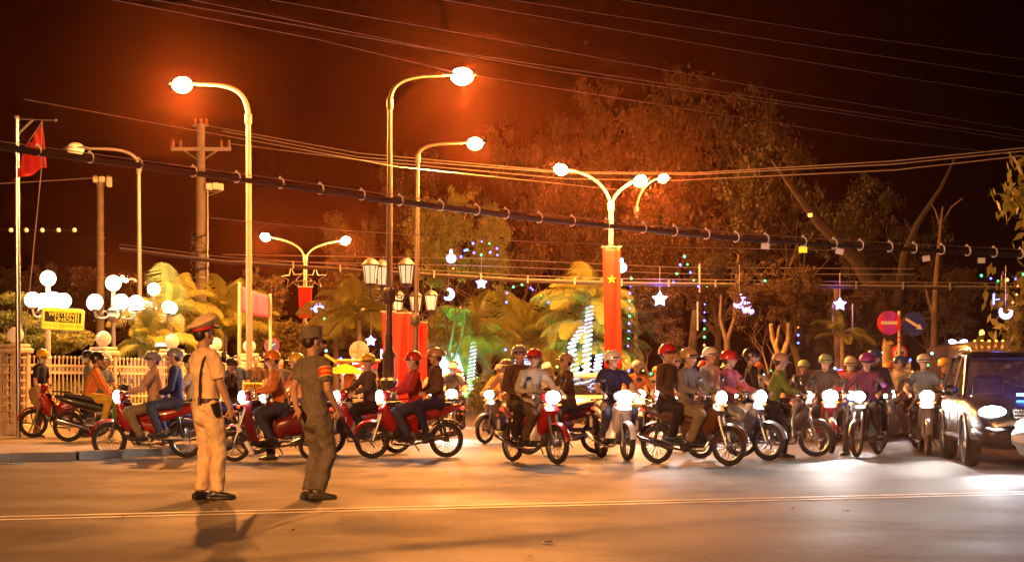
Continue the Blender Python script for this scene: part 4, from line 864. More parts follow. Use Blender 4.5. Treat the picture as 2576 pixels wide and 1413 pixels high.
obj("pole", MB().tube([(0, 0, 0), (0, 0, zt)], .04, n=8), t, m_pole)
for s in (-1, 1): obj("lamp_lens", MB().ell((s * 13 * k, 0, zt), (11 * k, .1, 6 * k), M=Matrix.Rotation(s * -.25, 3, 'Y')), t, glow("white_oval", (.8, .85, 1), 9))
mats_f = dict(b=m_bluef, g=m_greenf, r=m_redf, y=m_yelf, c=m_cyan)
bulb_r = .034
def fairy(label, pts, seq, D, n=None, jit=0., r=bulb_r):
    c0 = P(pts[0][0], pts[0][1], D); t = thing("fairy_light_string", label, "fairy lights", c0, group="coloured fairy lights"); rg = random.Random(len(label))
    us = np.array(pts, float); seg = np.r_[0, np.cumsum(np.hypot(*np.diff(us, axis=0).T))]; n = n or max(2, int(seg[-1] / 17)); b = MB(); w = []
    mm = [mats_f[c] for c in "bgryc"]
    for i in range(n):
        s = seg[-1] * i / (n - 1); u = np.interp(s, seg, us[:, 0]) + rg.uniform(-jit, jit); v = np.interp(s, seg, us[:, 1]) + rg.uniform(-jit, jit); p = P(u, v, D + rg.uniform(-.2, .2)) - c0; w.append(p); b.cur = "bgryc".index(seq[i % len(seq)])
        b.ell(p, r * D / 60 * rg.uniform(.7, 1.25), n=6, m=5)
    o = obj("bulbs", b, t, mm); o["kind"] = "stuff"; obj("wire", MB().tube(w, .006, n=3), t, m_cable)
FL = [("string over the left lit palms in the yellow-lit tree", [(1160, 645), (1190, 612), (1220, 605), (1250, 625)], "bgb", 0), ("second string in the yellow-lit tree", [(1170, 628), (1210, 640), (1240, 632), (1252, 640)], "bbgb", 2), ("short string under the left ball lantern", [(1140, 675), (1142, 690), (1150, 700), (1165, 700)], "rgbb", 0),
      ("loop of lights above the middle palms", [(1274, 760), (1275, 735), (1290, 722), (1310, 715), (1335, 724)], "bbggb", 0), ("string sloping right of the middle palms", [(1340, 728), (1365, 745), (1380, 760)], "bgb", 0), ("apex string of a light cone above the neon star", [(1694, 710), (1712, 665), (1722, 645)], "bgbgb", 0), ("right side of the light cone above the neon star", [(1722, 645), (1735, 680), (1752, 720), (1778, 720)], "bgbg", 0),
      ("vertical string left of the neon star", [(1588, 700), (1584, 740), (1584, 790), (1580, 870)], "gbbgb", 0), ("vertical string right of the neon star", [(1773, 765), (1772, 800), (1772, 868)], "bbbggr", 0), ("vertical multicoloured string at centre right", [(2008, 705), (2008, 760), (2008, 830), (2008, 862)], "bggrgbrb", 0),
      ("cluster atop the centre right string", [(1925, 705), (1945, 700), (1960, 708)], "gbb", 1), ("vertical blue string behind the riders' heads", [(1672, 905), (1670, 925), (1672, 960)], "bbcb", 3), ("string low beside the banner's foot", [(1575, 905), (1585, 930), (1570, 950), (1590, 955)], "rbpgb".replace("p", "r"), 5), ("low multicoloured tangle right of the banner", [(1600, 935), (1640, 940), (1670, 930), (1700, 945)], "rygbr", 6),
      ("string winding round a trunk behind the time plate", [(2218, 888), (2222, 900), (2226, 912), (2230, 925), (2228, 945)], "cgbyb", 2), ("string right of the time plate", [(2290, 905), (2302, 912), (2300, 925), (2296, 935)], "brbg", 1), ("tall tangle of lights left of the minibus", [(2345, 890), (2338, 905), (2332, 925), (2330, 945)], "cgbrc", 3), ("string beside the minibus roof", [(2385, 895), (2392, 900), (2380, 912), (2378, 930)], "gbcb", 2),
      ("row of lights at the base of the dark park", [(1900, 945), (1940, 935), (2000, 945), (2060, 940)], "bcgb", 4), ("second row of lights at the base of the dark park", [(2080, 925), (2120, 935), (2160, 945), (2200, 930)], "gcbg", 5), ("string in the tree at the right edge", [(2470, 690), (2510, 705), (2550, 702), (2576, 690)], "gbgyb", 3), ("hanging red-yellow string in the right edge tree", [(2560, 720), (2556, 745), (2540, 770), (2535, 800)], "ryr", 1),
      ("blue string beside the middle palm trunks", [(1272, 880), (1276, 900), (1275, 920)], "bbcb", 1), ("string beside the round sign's back", [(820, 880), (862, 930), (910, 925)], "cbgb", 4), ("vertical string before the food cart", [(858, 900), (862, 925), (864, 940)], "bcb", 1), ("tangle of lights between the palms and the banner", [(1385, 945), (1420, 905), (1425, 915), (1428, 950)], "rybb", 5), ("string high left of the right trees", [(2010, 715), (2030, 712), (2045, 722)], "bbr", 1), ("lights near the olive guard", [(815, 800), (790, 790), (786, 775)], "gbb", 2)]
for lab, pts, seq, j in FL: fairy(lab, pts, seq, 42 if pts[0][0] > 2450 else (60 if pts[0][0] > 1500 else 66), jit=j)
for u, v, D, lab in ((1755, 795, 60, "thin pale rod ornament right of the neon star"), (2145, 800, 60, "thin pale rod ornament right of the white star"), (1760, 700, 60, "thin rod ornament on the far cables"), (2095, 800, 60, "thin pale rod ornament left of the white star")):
    o = obj("rod_ornament", MB().tube([(0, 0, -.5), (0, 0, .5)], .03, n=6), mats=m_cream_pole); o.location = P(u, v, D); tag(o, lab, "ornament", "hanging rod ornaments")
# ------------------------------------------------------------ people
def ik(a, b, l1, l2, pole):
    a = Vector(a); b = Vector(b); d = b - a; L_ = min(d.length, (l1 + l2) * .995); dn = d.normalized(); b = a + dn * L_
    x = (l1 * l1 - l2 * l2 + L_ * L_) / (2 * L_); h = math.sqrt(max(0, l1 * l1 - x * x)); pl_ = Vector(pole); pl_ = (pl_ - dn * pl_.dot(dn)).normalized()
    return a + dn * x + pl_ * h, b
def remesh(b, name, vox, sm=3, mats=(), wr=0., seed=0, smf=.5):
    me = b.mesh("tmp", mats); o = bpy.data.objects.new("tmp", me); COL.objects.link(o)
    m = o.modifiers.new("r", 'REMESH'); m.mode = 'VOXEL'; m.voxel_size = vox; m.use_smooth_shade = True
    if sm: s = o.modifiers.new("s", 'SMOOTH'); s.iterations = sm; s.factor = smf
    dg = bpy.context.evaluated_depsgraph_get(); out = bpy.data.meshes.new_from_object(o.evaluated_get(dg), depsgraph=dg); bpy.data.objects.remove(o); bpy.data.meshes.remove(me)
    out.name = name; out.materials.clear()
    for mm in mats: out.materials.append(mm)
    if wr:
        n = len(out.vertices); co = np.empty(n * 3, np.float32); no = np.empty(n * 3, np.float32); out.vertices.foreach_get("co", co); out.vertices.foreach_get("normal", no); co = co.reshape(-1, 3); no = no.reshape(-1, 3)
        k = np.array([mnoise.noise(Vector((p[0] * 9 + p[2] * 4 + seed, p[1] * 9 - p[2] * 3, p[2] * 4.5))) + .5 * mnoise.noise(Vector((p[0] * 18 + seed, p[1] * 18, p[2] * 15))) for p in co], np.float32)
        co += no * (k * wr)[:, None]; out.vertices.foreach_set("co", co.ravel()); out.update()
    out.polygons.foreach_set("use_smooth", [True] * len(out.polygons))
    return out
def frame(fwd, up=(0, 0, 1)):
    f = Vector(fwd).normalized(); l = Vector(up).cross(f).normalized(); return Matrix((f, l, f.cross(l))).transposed()
def hand(b, wr, fd, pn, side, curl=.6, s=1., rf=.0085):
    """palm, four unequal bent fingers and a thumb. fd finger direction, pn the way the palm faces, side=+1 left hand"""
    wr = Vector(wr); fd = Vector(fd).normalized(); pn = Vector(pn); pn = (pn - fd * pn.dot(fd)).normalized(); ac = fd.cross(pn) * side
    kn = wr + fd * .085 * s
    b.tube([wr - fd * .01, wr + fd * .03 * s, kn], [(.026 * s, .018 * s), (.038 * s, .016 * s), (.040 * s, .014 * s)], side=ac, n=10, rnd_=True)
    for i, (o_, l) in enumerate(((.031, .078), (.011, .086), (-.010, .080), (-.030, .064))):
        p = kn + ac * o_ * s - fd * .008; d = fd.copy(); q = pn.copy(); pts = [p]
        for sg, cc in ((.45, .7), (.32, 1.25), (.23, .8)):
            c = curl * cc * (1 + .1 * i); d, q = d * math.cos(c) + q * math.sin(c), q * math.cos(c) - d * math.sin(c); p = p + d * l * sg * s; pts.append(p)
        b.tube(pts, [rf * s * 1.05, rf * s, rf * .95 * s, rf * .8 * s], n=7, rnd_=True)
    t0 = wr + fd * .025 * s + ac * .030 * s; d = (fd * .6 + ac * .75 + pn * .35).normalized()
    b.tube([t0 - ac * .01, t0 + d * .035 * s, t0 + d * .035 * s + (d * .6 + fd * .6 + pn * .5).normalized() * .030 * s], [.012 * s, .0105 * s, .008 * s], n=7, rnd_=True)
POSES = {}
def pose(name, pelvis=(0, 0, .93), lean=0., leany=0., yaw=0., pitch=0., wr=None, fd=None, pn=None, curl=.5, epole=((-.3, .5, -.4), (-.3, -.5, -.4)), ank=((0, .1, .085), (0, -.1, .085)), toe=(8, -8), kpole=((1, .1, 0), (1, -.1, 0)), vox=.011, fine=False, shorts=False, twist=0., girth=1.):
    Pv = Vector(pelvis); up = Vector((math.sin(R_(lean)), math.sin(R_(leany)), math.cos(R_(lean)))).normalized(); Sd = Vector((0, 1, 0)); fw = Sd.cross(up).normalized()
    Tz = Matrix.Rotation(R_(twist), 3, 'Z'); Sh = Tz @ Sd; g = girth
    wst = Pv + up * .16; che = Pv + up * .34; shl = Pv + up * .485; nb = Pv + up * .54 - fw * .01
    sh = [shl + Sh * .172, shl - Sh * .172]; hip = [Pv + Sd * .085 - up * .02, Pv - Sd * .085 - up * .02]
    Mh = Matrix.Rotation(R_(yaw), 3, 'Z') @ Matrix.Rotation(R_(pitch + lean * .25), 3, 'Y'); hc = nb + up * .07 + Vector((math.sin(R_(lean * .6)) * .04 + .01, 0, .085))
    H = lambda p: hc + Mh @ Vector(p)
    arms = []; legs = []
    for i in (0, 1):
        w = Vector(wr[i]) if wr else sh[i] + Vector((.02, .05 * (1 - 2 * i), -.53))
        e, w = ik(sh[i], w, .29, .255, epole[i]); arms.append((sh[i], e, w))
        k, a = ik(hip[i], ank[i], .425, .425, kpole[i]); legs.append((hip[i], k, a))
    vb = vox * (.6 if fine else .85)
    B = MB()
    B.tube([Pv - up * .05, wst, che, shl + up * .01, nb], [(.135 * g, .10 * g), (.118 * g, .088 * g), (.145 * g, .10 * g), (.125, .075), (.06, .055)], side=Sd, n=16, rnd_=True)
    B.tube([sh[0] - Sh * .02, shl + up * .03, sh[1] + Sh * .02], [.05, .062, .05], n=10, rnd_=True)
    B.tube([nb - up * .03, nb + up * .04, H((-.02, 0, -.03))], [.062, .054, .056], n=12, rnd_=True)
    B.ell(H((-.012, 0, .055)), (.096, .075, .088), M=Mh, n=18, m=12); B.ell(H((.028, 0, -.012)), (.064, .060, .085), M=Mh, n=16, m=10); B.ell(H((.058, 0, -.075)), (.026, .03, .022), M=Mh)
    B.tube([H((.086, 0, .035)), H((.100, 0, .010)), H((.108, 0, -.008))], [.009, .012, .015], n=8, rnd_=True); B.ell(H((.080, 0, .045)), (.018, .05, .010), M=Mh)
    for s in (1, -1): B.ell(H((-.005, s * .076, .005)), (.022, .011, .033), M=Mh, n=10, m=8); B.ell(H((.062, s * .036, -.018)), (.025, .022, .026), M=Mh)
    for i, (a, e, w) in enumerate(arms):
        B.tube([a, a.lerp(e, .4), e], [.052 * g, .049 * g, .038], n=10, rnd_=True); B.tube([e, e.lerp(w, .3), w], [.040, .040, .026], n=10, rnd_=True)
        f = Vector(fd[i]) if fd else (w - e).normalized(); hand(B, w, f, pn[i] if pn else (0, -1 + 2 * i, 0), 1 - 2 * i, curl[i] if isinstance(curl, tuple) else curl, rf=.0085 if fine else .0095)
    for i, (a, k, n_) in enumerate(legs):
        B.tube([a, a.lerp(k, .45), k], [.085 * g, .072, .054], n=12, rnd_=True); B.tube([k, k.lerp(n_, .3), n_], [.054, .056, .034], n=12, rnd_=True)
        td = Matrix.Rotation(R_(toe[i]), 3, 'Z') @ Vector((1, 0, 0)); B.tube([n_ + Vector((0, 0, -.01)) - td * .02, n_ + td * .07 + Vector((0, 0, -.045)), n_ + td * .15 + Vector((0, 0, -.06))], [.036, (.042, .028), (.035, .018)], side=td.cross(Vector((0, 0, 1))), n=10, rnd_=True)
    out = dict(body=remesh(B, "body", vb, 2, [m_skin], smf=.35))
    for key, frac in (("short", .62), ("long", 1.75)):
        S = MB(); S.tube([Pv - up * .06, wst, che, shl + up * .01, nb - up * .005], [(.160 * g, .125 * g), (.142 * g, .112 * g), (.163 * g, .120 * g), (.142, .094), (.07, .066)], side=Sd, n=16, rnd_=False)
        S.tube([sh[0] - Sh * .015, shl + up * .03, sh[1] + Sh * .015], [.068, .076, .068], n=10, rnd_=True)
        S.tube([nb, nb + up * .028], [.074, .062], n=12)
        for a, e, w in arms:
            if frac < 1: S.tube([a, a.lerp(e, frac * .5), a.lerp(e, frac + .1)], [.068 * g, .068 * g, .070], n=12)
            else: S.tube([a, a.lerp(e, .5), e], [.068 * g, .063, .056], n=12, rnd_=True); S.tube([e, e.lerp(w, .4), e.lerp(w, .94)], [.056, .050, .040], n=12)
        out["shirt_" + key] = remesh(S, "shirt", vox, 3, [cloth("white", (.7, .68, .64))], wr=.017 if fine else .014, seed=len(name))
    T_ = MB(); T_.tube([Pv - up * .10, Pv - up * .02, Pv + up * .07], [(.155 * g, .122 * g), (.160 * g, .125 * g), (.146 * g, .115 * g)], side=Sd, n=16, rnd_=True)
    for a, k, n_ in legs:
        T_.tube([a, a.lerp(k, .45), k], [.104 * g, .094 * g, .080], n=12, rnd_=True)
        if shorts: continue
        T_.tube([k, k.lerp(n_, .4), n_ + (k - n_).normalized() * .0], [.080, .074, .064 if not fine else .072], n=12)
    out["trousers"] = remesh(T_, "trousers", vox, 3, [cloth("denim", (.04, .05, .10))], wr=.020 if fine else .014, seed=len(name) + 3)
    out["shoes"] = []
    for i, (a, k, n_) in enumerate(legs):
        td = Matrix.Rotation(R_(toe[i]), 3, 'Z') @ Vector((1, 0, 0)); sd = td.cross(Vector((0, 0, 1))); q = MB(); c = n_ + Vector((0, 0, -.083))
        q.tube([c - td * .085 + Vector((0, 0, .035)), c - td * .045 + Vector((0, 0, .045)), c + td * .05 + Vector((0, 0, .040)), c + td * .12 + Vector((0, 0, .032)), c + td * .175 + Vector((0, 0, .028))], [(.032, .028), (.040, .042), (.046, .038), (.048, .028), (.036, .020)], side=sd, n=14, rnd_=True)
        q.tube([c + Vector((0, 0, .05)), c + Vector((0, 0, .10))], [.042, .044], n=12)
        q.tube([c - td * .10 + Vector((0, 0, .008)), c + Vector((0, 0, .008)), c + td * .10 + Vector((0, 0, .008)), c + td * .20 + Vector((0, 0, .008))], [(.036, .008), (.038, .008), (.050, .008), (.030, .008)], side=sd, n=12)
        out["shoes"].append(remesh(q, "shoe", .009, 1, [m_shoe]))
    hd_ = MB(); hd_.ell((-.022, 0, .068), (.099, .084, .088), n=16, m=12); hd_.ell((-.055, 0, .015), (.062, .076, .075), n=14, m=10); out["hair"] = remesh(hd_, "hair", .011, 1, [m_hair])
    out.update(Mh=Mh.to_4x4(), hc=hc, arms=arms, legs=legs, sh=sh, Pv=Pv, up=up, fw=fw, Sh=Sh, g=g); out["HM"] = Matrix.Translation(hc) @ Mh.to_4x4()
    POSES[name] = out; return out
eye_me = MB().ell((0, 0, 0), .012, n=8, m=6).mesh("eye", [m_iris]); mouth_me = MB().ell((0, 0, 0), (.006, .022, .007), n=8, m=6).mesh("mouth", [m_lip]); brow_me = MB().tube([(0, -.018, 0), (.004, 0, .005), (0, .018, 0)], .004, n=5).mesh("eyebrow", [m_hair])
def helm_mesh():
    b = MB(); pr = [(.001, .125), (.05, .118), (.09, .095), (.118, .055), (.128, .01), (.128, -.03), (.120, -.035), (.118, .0), (.10, .06), (.06, .095), (.001, .105)]
    b.lathe(pr, n=20, sx=1.08, sy=.94); return b.mesh("helmet", [m_white])
def peak_mesh():
    b = MB(); vs = []; fs = []
    for i in range(9):
        a = -1.0 + 2.0 * i / 8
        for (r, z) in ((.128, .005), (.178 * math.cos(a * .35), -.012), (.176 * math.cos(a * .35), -.018), (.126, -.003)): vs.append((r * math.cos(a) * 1.08, r * math.sin(a) * .94, z))
    for i in range(8):
        for k in range(4): fs.append((i * 4 + k, i * 4 + (k + 1) % 4, (i + 1) * 4 + (k + 1) % 4, (i + 1) * 4 + k))
    b.add(vs, fs); return b.mesh("peak", [m_black])
HELM, PEAK = helm_mesh(), peak_mesh()
STRAP = MB(); 
for s in (1, -1): STRAP.tube([(.0, s * .112, -.02), (.015, s * .088, -.06), (.035, s * .045, -.105), (.042, 0, -.115)], .005, n=5)
STRAP = STRAP.mesh("chin_strap", [m_black])
MASK = MB(); MASK.grid(lambda a, q: Vector((.098 - .052 * abs(a * 2 - 1) ** 2.2 - .006 * (q * 2 - 1) ** 2 + (.018 if .2 < q < .8 else 0) * (1 - abs(a * 2 - 1)), (a - .5) * .135, -.085 + q * .085)), 10, 8); MASK = MASK.mesh("face_mask", [mat("mask_blue", (.45, .62, .72), rough=.8, var=.05)])
LHAIR = MB(); LHAIR.tube([(-.05, 0, .06), (-.10, 0, -.02), (-.12, 0, -.15), (-.125, 0, -.28)], [(.075, .06), (.08, .045), (.07, .035), (.04, .02)], side=(0, 1, 0), n=12, rnd_=True); LHAIR = LHAIR.mesh("long_hair", [m_hair])
def person(pn_, label, loc, rz, shirt=None, trousers=None, sleeve="short", helmet=None, mask=False, hair=True, longhair=False, shoe=m_shoe, scale=1., group=None, parent=None, cat="person", eyes=True, shirt_name="shirt"):
    p = POSES[pn_]; r = thing("person", label, cat, loc, rz, group, scale)
    o = obj("body", p["body"], r); HM = p["HM"]
    obj(shirt_name, p["shirt_" + sleeve], r, [shirt or cloth("white", (.7, .68, .64))]); obj("trousers", p["trousers"], r, [trousers or cloth("denim", (.04, .05, .10))])
    for m in p["shoes"]: obj("shoe", m, r, [shoe])
    if eyes:
        for s in (1, -1): obj("eye", eye_me, r, mtx=HM @ Matrix.Translation((.080, s * .030, .020))); obj("eyebrow", brow_me, r, mtx=HM @ Matrix.Translation((.092, s * .031, .044)))
        obj("mouth", mouth_me, r, mtx=HM @ Matrix.Translation((.091, 0, -.045)))
    if helmet is None:
        if hair: obj("hair", p["hair"], r, mtx=HM)
    else:
        h = obj("helmet", HELM, r, [helmet], mtx=HM @ Matrix.Translation((-.012, 0, .05)) @ Matrix.Rotation(R_(rnd.uniform(-9, 3)), 4, 'Y') @ Matrix.Diagonal((rnd.uniform(.96, 1.06), rnd.uniform(.97, 1.03), rnd.uniform(.90, 1.08), 1))); obj("helmet_peak", PEAK, h); obj("chin_strap", STRAP, r, mtx=HM)
        k = obj("hair", p["hair"], r, mtx=HM @ Matrix.Translation((0, 0, -.012)) @ Matrix.Scale(.97, 4))
    if mask: obj("face_mask", MASK, r, mtx=HM)
    if longhair: obj("long_hair", LHAIR, r, mtx=HM)
    return r
# riding poses: origin on the ground midway between the wheels, facing +x
gr = ((.30, .30, 1.03), (.30, -.30, 1.03)); gfd = ((.8, -.25, -.3), (.8, .25, -.3)); gpn = ((-.2, 0, -1), (-.2, 0, -1))
for nm, yw, ln in (("rider", 0, 6), ("rider_left", 38, 4), ("rider_right", -38, 9)):
    pose(nm, pelvis=(-.12, 0, .84), lean=ln, yaw=yw, wr=gr, fd=gfd, pn=gpn, curl=.85, epole=((-.3, .6, -.6), (-.3, -.6, -.6)), ank=((.08, .20, .36), (.08, -.20, .36)), kpole=((1, .25, .4), (1, -.25, .4)), vox=.013)
pose("rider_down", pelvis=(-.12, 0, .84), lean=14, yaw=10, pitch=8, wr=gr, fd=gfd, pn=gpn, curl=.85, epole=((-.3, .7, -.5), (-.3, -.7, -.5)), ank=((.08, .20, .36), (.0, -.36, .085)), kpole=((1, .25, .4), (1, -.5, .3)), vox=.013)
pose("pillion", pelvis=(-.47, 0, .90), lean=4, yaw=-14, wr=((-.20, .17, 1.02), (-.20, -.17, 1.02)), fd=((.9, -.4, 0), (.9, .4, 0)), pn=((0, -1, 0), (0, 1, 0)), curl=.35, epole=((-.5, .6, -.5), (-.5, -.6, -.5)), ank=((-.22, .21, .42), (-.22, -.21, .42)), kpole=((1, .3, .4), (1, -.3, .4)), vox=.013, girth=.92)
pose("driver", pelvis=(0, 0, .55), lean=-8, yaw=-30, wr=((.42, .17, .95), (.42, -.17, .95)), fd=((.8, 0, .3), (.8, 0, .3)), pn=((0, 0, -1), (0, 0, -1)), curl=.8, ank=((.75, .12, .2), (.75, -.12, .2)), kpole=((.5, 0, 1), (.5, 0, 1)), vox=.014)
pose("stand", lean=3, yaw=20, ank=((-.06, .10, .085), (.08, -.10, .085)), vox=.013)
pose("stand_bend", lean=12, yaw=-10, pitch=22, pelvis=(-.03, 0, .92), wr=((.14, .18, .88), (.14, -.20, .86)), ank=((-.12, .10, .085), (.05, -.10, .085)), vox=.013)
pose("side_sit", pelvis=(0, 0, .82), lean=16, yaw=8, wr=((.42, .10, .80), (.42, -.10, .80)), fd=((.7, -.3, -.5), (.7, .3, -.5)), pn=((0, -.5, -1), (0, .5, -1)), curl=.5, ank=((.34, .17, .38), (.30, -.17, .36)), kpole=((1, .2, 1.0), (.8, -.25, 1.1)), vox=.013)
pose("vendor", lean=8, yaw=0, wr=((.35, .16, 1.05), (.35, -.16, 1.05)), fd=((1, 0, 0), (1, 0, 0)), pn=((0, 0, -1), (0, 0, -1)), vox=.014)
# ------------------------------------------------------------ the two guards
c_cream = cloth("guard_cream", (.74, .56, .31)); c_olive = cloth("guard_olive", (.15, .13, .095)); c_red = mat("band_red", (.55, .015, .02), rough=.6, var=.1)
m_leather = mat("brown_leather", (.035, .018, .012), rough=.35, var=.3, scale=12)
pose("guard_a", pelvis=(0, 0, .945), lean=-2, yaw=-6, pitch=-4, wr=((.10, .23, .90), (.13, -.245, .90)), fd=((.25, 0, -1), (.34, 0, -1)), pn=((0, -1, 0), (0, 1, 0)), curl=(.5, .95), epole=((-1, .3, 0), (-1, -.2, 0)),
     ank=((-.03, .06, .085), (.065, -.085, .085)), toe=(10, -38), kpole=((1, .1, 0), (1, -.1, 0)), vox=.010, fine=True, girth=1.06)
ga = person("guard_a", "guard in cream uniform and red-banded peaked cap standing on the road, seen from behind", G(520, 17.2), R_(40), shirt=c_cream, trousers=c_cream, hair=True, scale=1.0)
p = POSES["guard_a"]; HM = p["HM"]
# cap: soft crown raised to the front, red band, black visor
def capM(): return HM @ Matrix.Translation((-.008, 0, .075)) @ Matrix.Rotation(R_(-6), 4, 'Y')
cp = MB(); vs = []; n = 28
for (rr, z, lift) in ((.001, .095, .045), (.06, .100, .045), (.10, .092, .045), (.135, .070, .05), (.142, .055, .045), (.118, .040, .015), (.104, .035, .0), (.098, .030, 0)):
    for k in range(n):
        a = 2 * math.pi * k / n; f = .5 + .5 * math.cos(a); vs.append((rr * math.cos(a) * 1.18, rr * math.sin(a) * .98, z + lift * f - .028 * (1 - f) * (rr > .09)))
cp.add(vs, [(i * n + k, i * n + (k + 1) % n, (i + 1) * n + (k + 1) % n, (i + 1) * n + k) for i in range(7) for k in range(n)])
cap_o = obj("peaked_cap", cp, ga, c_cream, mtx=capM())
bd = MB(); bd.lathe([(.094, -.012), (.105, -.014), (.108, .040), (.098, .042)], n=28, sx=1.10, sy=.93); obj("red_band", bd, cap_o, c_red)
vb = MB(); vs = []
for i in range(11):
    a = -1.15 + 2.3 * i / 10; k = math.cos(a * .9)
    for (r, z) in ((.103, .004), (.103 + .062 * k, -.024 * k), (.103 + .060 * k, -.030 * k), (.100, -.004)): vs.append((r * math.cos(a) * 1.1, r * math.sin(a) * .95, z))
vb.add(vs, [(i * 4 + k, i * 4 + (k + 1) % 4, (i + 1) * 4 + (k + 1) % 4, (i + 1) * 4 + k) for i in range(10) for k in range(4)]); obj("visor", vb, cap_o, mat("patent_black", (.01, .01, .01), rough=.12, var=0))
obj("badge", MB().ell((.118, 0, .028), (.008, .014, .017), n=10, m=6), cap_o, m_yel); obj("cap_button", MB().ell((.05, -.098, .004), (.006, .006, .006), n=8, m=6), cap_o, m_chrome)
bz = .985
def belt(root, z, rx, ry, cx, m, h=.045): b = MB(); b.lathe([(1, z - h / 2), (1.03, z - h / 2), (1.03, z + h / 2), (1, z + h / 2)], n=30, sx=rx, sy=ry, c=(cx, 0, 0)); return obj("belt", b, root, m)
bl_ = belt(ga, bz, .128, .166, 0, m_leather, .050)
st = MB(); st.tube([(-.125, -.075, 1.01), (-.132, -.085, 1.12), (-.132, -.100, 1.25), (-.112, -.112, 1.38), (-.06, -.118, 1.475), (.01, -.115, 1.495), (.07, -.09, 1.44), (.115, -.02, 1.30), (.13, .06, 1.12), (.12, .10, 1.0)], [(.016, .004)] * 10, side=(0, 1, 0), n=8); obj("shoulder_strap", st, ga, m_leather)
obj("strap_loop", MB().box((-.128, -.078, .985), (.025, .035, .085), bev=.006), ga, m_leather)
obj("buckle", MB().tube([(.132, 0, bz + .02), (.14, 0, bz)], .012, n=8), ga, m_yel)
hol = MB(); hol.loft([(.0, .965, .022, .045, 4), (.02, .90, .024, .044, 4), (.045, .83, .018, .032, 3)], n=14)
ho_ = obj("holster", hol, ga, m_black); ho_.location = (-.02, -.19, 0)
rd = obj("radio", MB().box((.118, -.135, 1.425), (.035, .06, .11), bev=.01), ga, m_black); obj("antenna", MB().tube([(.118, -.15, 1.47), (.125, -.15, 1.62)], [.006, .004], n=6), rd, m_black)
obj("collar", MB().lathe([(.064, 0), (.074, .0), (.070, .035), (.062, .037)], n=20, c=(-.02, 0, 1.475)), ga, c_cream)
for a, e, w in (p["arms"][1], p["arms"][0]):
    q = a.lerp(e, .70); d = (e - a).normalized(); b = MB(); b.tube([q - d * .022, q + d * .022], [.072, .073], n=16); obj("sleeve_hem", b, ga, c_cream)
wr_ = p["arms"][1][2]; hb_ = wr_ + Vector((.045, .005, -.10)); bd_ = Vector((.38, -.08, -.72)).normalized()
bat = thing("traffic_baton", "white and black striped baton held by the cream guard", "baton", (0, 0, 0)); bat.matrix_basis = ga.matrix_basis.copy() if False else Matrix.Translation(ga.location) @ Matrix.Rotation(R_(40), 4, 'Z')
for t0, t1, mm, nm in ((-.10, .06, m_black, "grip"), (.06, .15, m_swh, "white_band"), (.15, .26, m_black, "black_band"), (.26, .40, m_swh, "white_tip")): obj(nm, MB().tube([hb_ + bd_ * t0, hb_ + bd_ * t1], .023, n=12, rnd_=(nm == "white_tip")), bat, mm)
obj("wrist_cord", MB().tube([wr_ + Vector((.02 * math.cos(t) + .01, .03 * math.sin(t), -.01 + .006 * math.sin(2 * t))) for t in np.linspace(0, 6.28, 16)], .004, n=5), bat, m_black)
# olive guard
pose("guard_b", pelvis=(0, 0, .91), lean=-1, yaw=-14, pitch=-2, wr=((-.21, .03, .93), (.10, -.25, .93)), fd=((-.2, -.7, -.55), (.42, 0, -.9)), pn=((-1, .1, .2), (0, 1, 0)), curl=(.25, .95), epole=((-.35, 1, 0), (-1, -.5, 0)),
     ank=((-.03, .06, .085), (.005, -.055, .085)), toe=(6, -30), kpole=((1, .1, 0), (1, -.1, 0)), vox=.010, fine=True, girth=.99)
gb = person("guard_b", "guard in olive-brown uniform and soft cap with a red armband, seen from behind", G(790, 17.2), R_(48), shirt=c_olive, trousers=c_olive, hair=True, scale=.975, shoe=mat("olive_shoe", (.05, .055, .03), rough=.6, var=.2))
p = POSES["guard_b"]; HM = p["HM"]; c2 = MB(); n = 26; vs = []
for (rr, z, lf) in ((.001, .108, .012), (.07, .106, .012), (.094, .098, .010), (.100, .085, .008), (.102, .04, 0), (.106, .0, 0), (.102, -.004, 0)):
    for k in range(n): a = 2 * math.pi * k / n; f = .5 + .5 * math.cos(a); vs.append((rr * math.cos(a) * 1.10, rr * math.sin(a) * .92, z + lf * f))
c2.add(vs, [(i * n + k, i * n + (k + 1) % n, (i + 1) * n + (k + 1) % n, (i + 1) * n + k) for i in range(6) for k in range(n)])
co_ = obj("soft_cap", c2, gb, c_olive, mtx=HM @ Matrix.Translation((-.010, 0, .062)) @ Matrix.Rotation(R_(-5), 4, 'Y')); pk_ = obj("cap_peak", PEAK, co_, [c_olive]); pk_.scale = (.84, .84, 1); pk_.location = (.0, 0, .012)
a, e, w = p["arms"][1]; d = (e - a).normalized(); q = a.lerp(e, .38); ab = MB(); ab.tube([q - d * .045, q + d * .045], [.0745, .0755], n=20); ar = obj("armband", ab, gb, mat("armband_red", (.70, .05, .01), rough=.6, var=.1))
for s in (-1, 1): b = MB(); b.tube([q + d * .048 * s - d * .006, q + d * .048 * s + d * .006], [.0765, .0765], n=20); obj("yellow_edge", b, ar, m_yel)
for k in range(7):
    an = -2.6 + k * .28; sdv = d.orthogonal().normalized(); s2 = d.cross(sdv); c = q + (Vector((-.6, -.8, 0)).normalized() * .0)
    u1 = (Vector((-.55, -.83, 0)) - d * Vector((-.55, -.83, 0)).dot(d)).normalized(); u2 = d.cross(u1); th = (k - 3) * .22; dirv = u1 * math.cos(th) + u2 * math.sin(th); c = q + dirv * .0765
    Mx = Matrix((u1 * -math.sin(th) + u2 * math.cos(th), dirv, d)).transposed(); obj("letter_stroke", MB().box(c, (.010, .003, .026 - .006 * (k % 2)), M=Mx), ar, m_yel, smooth=False)
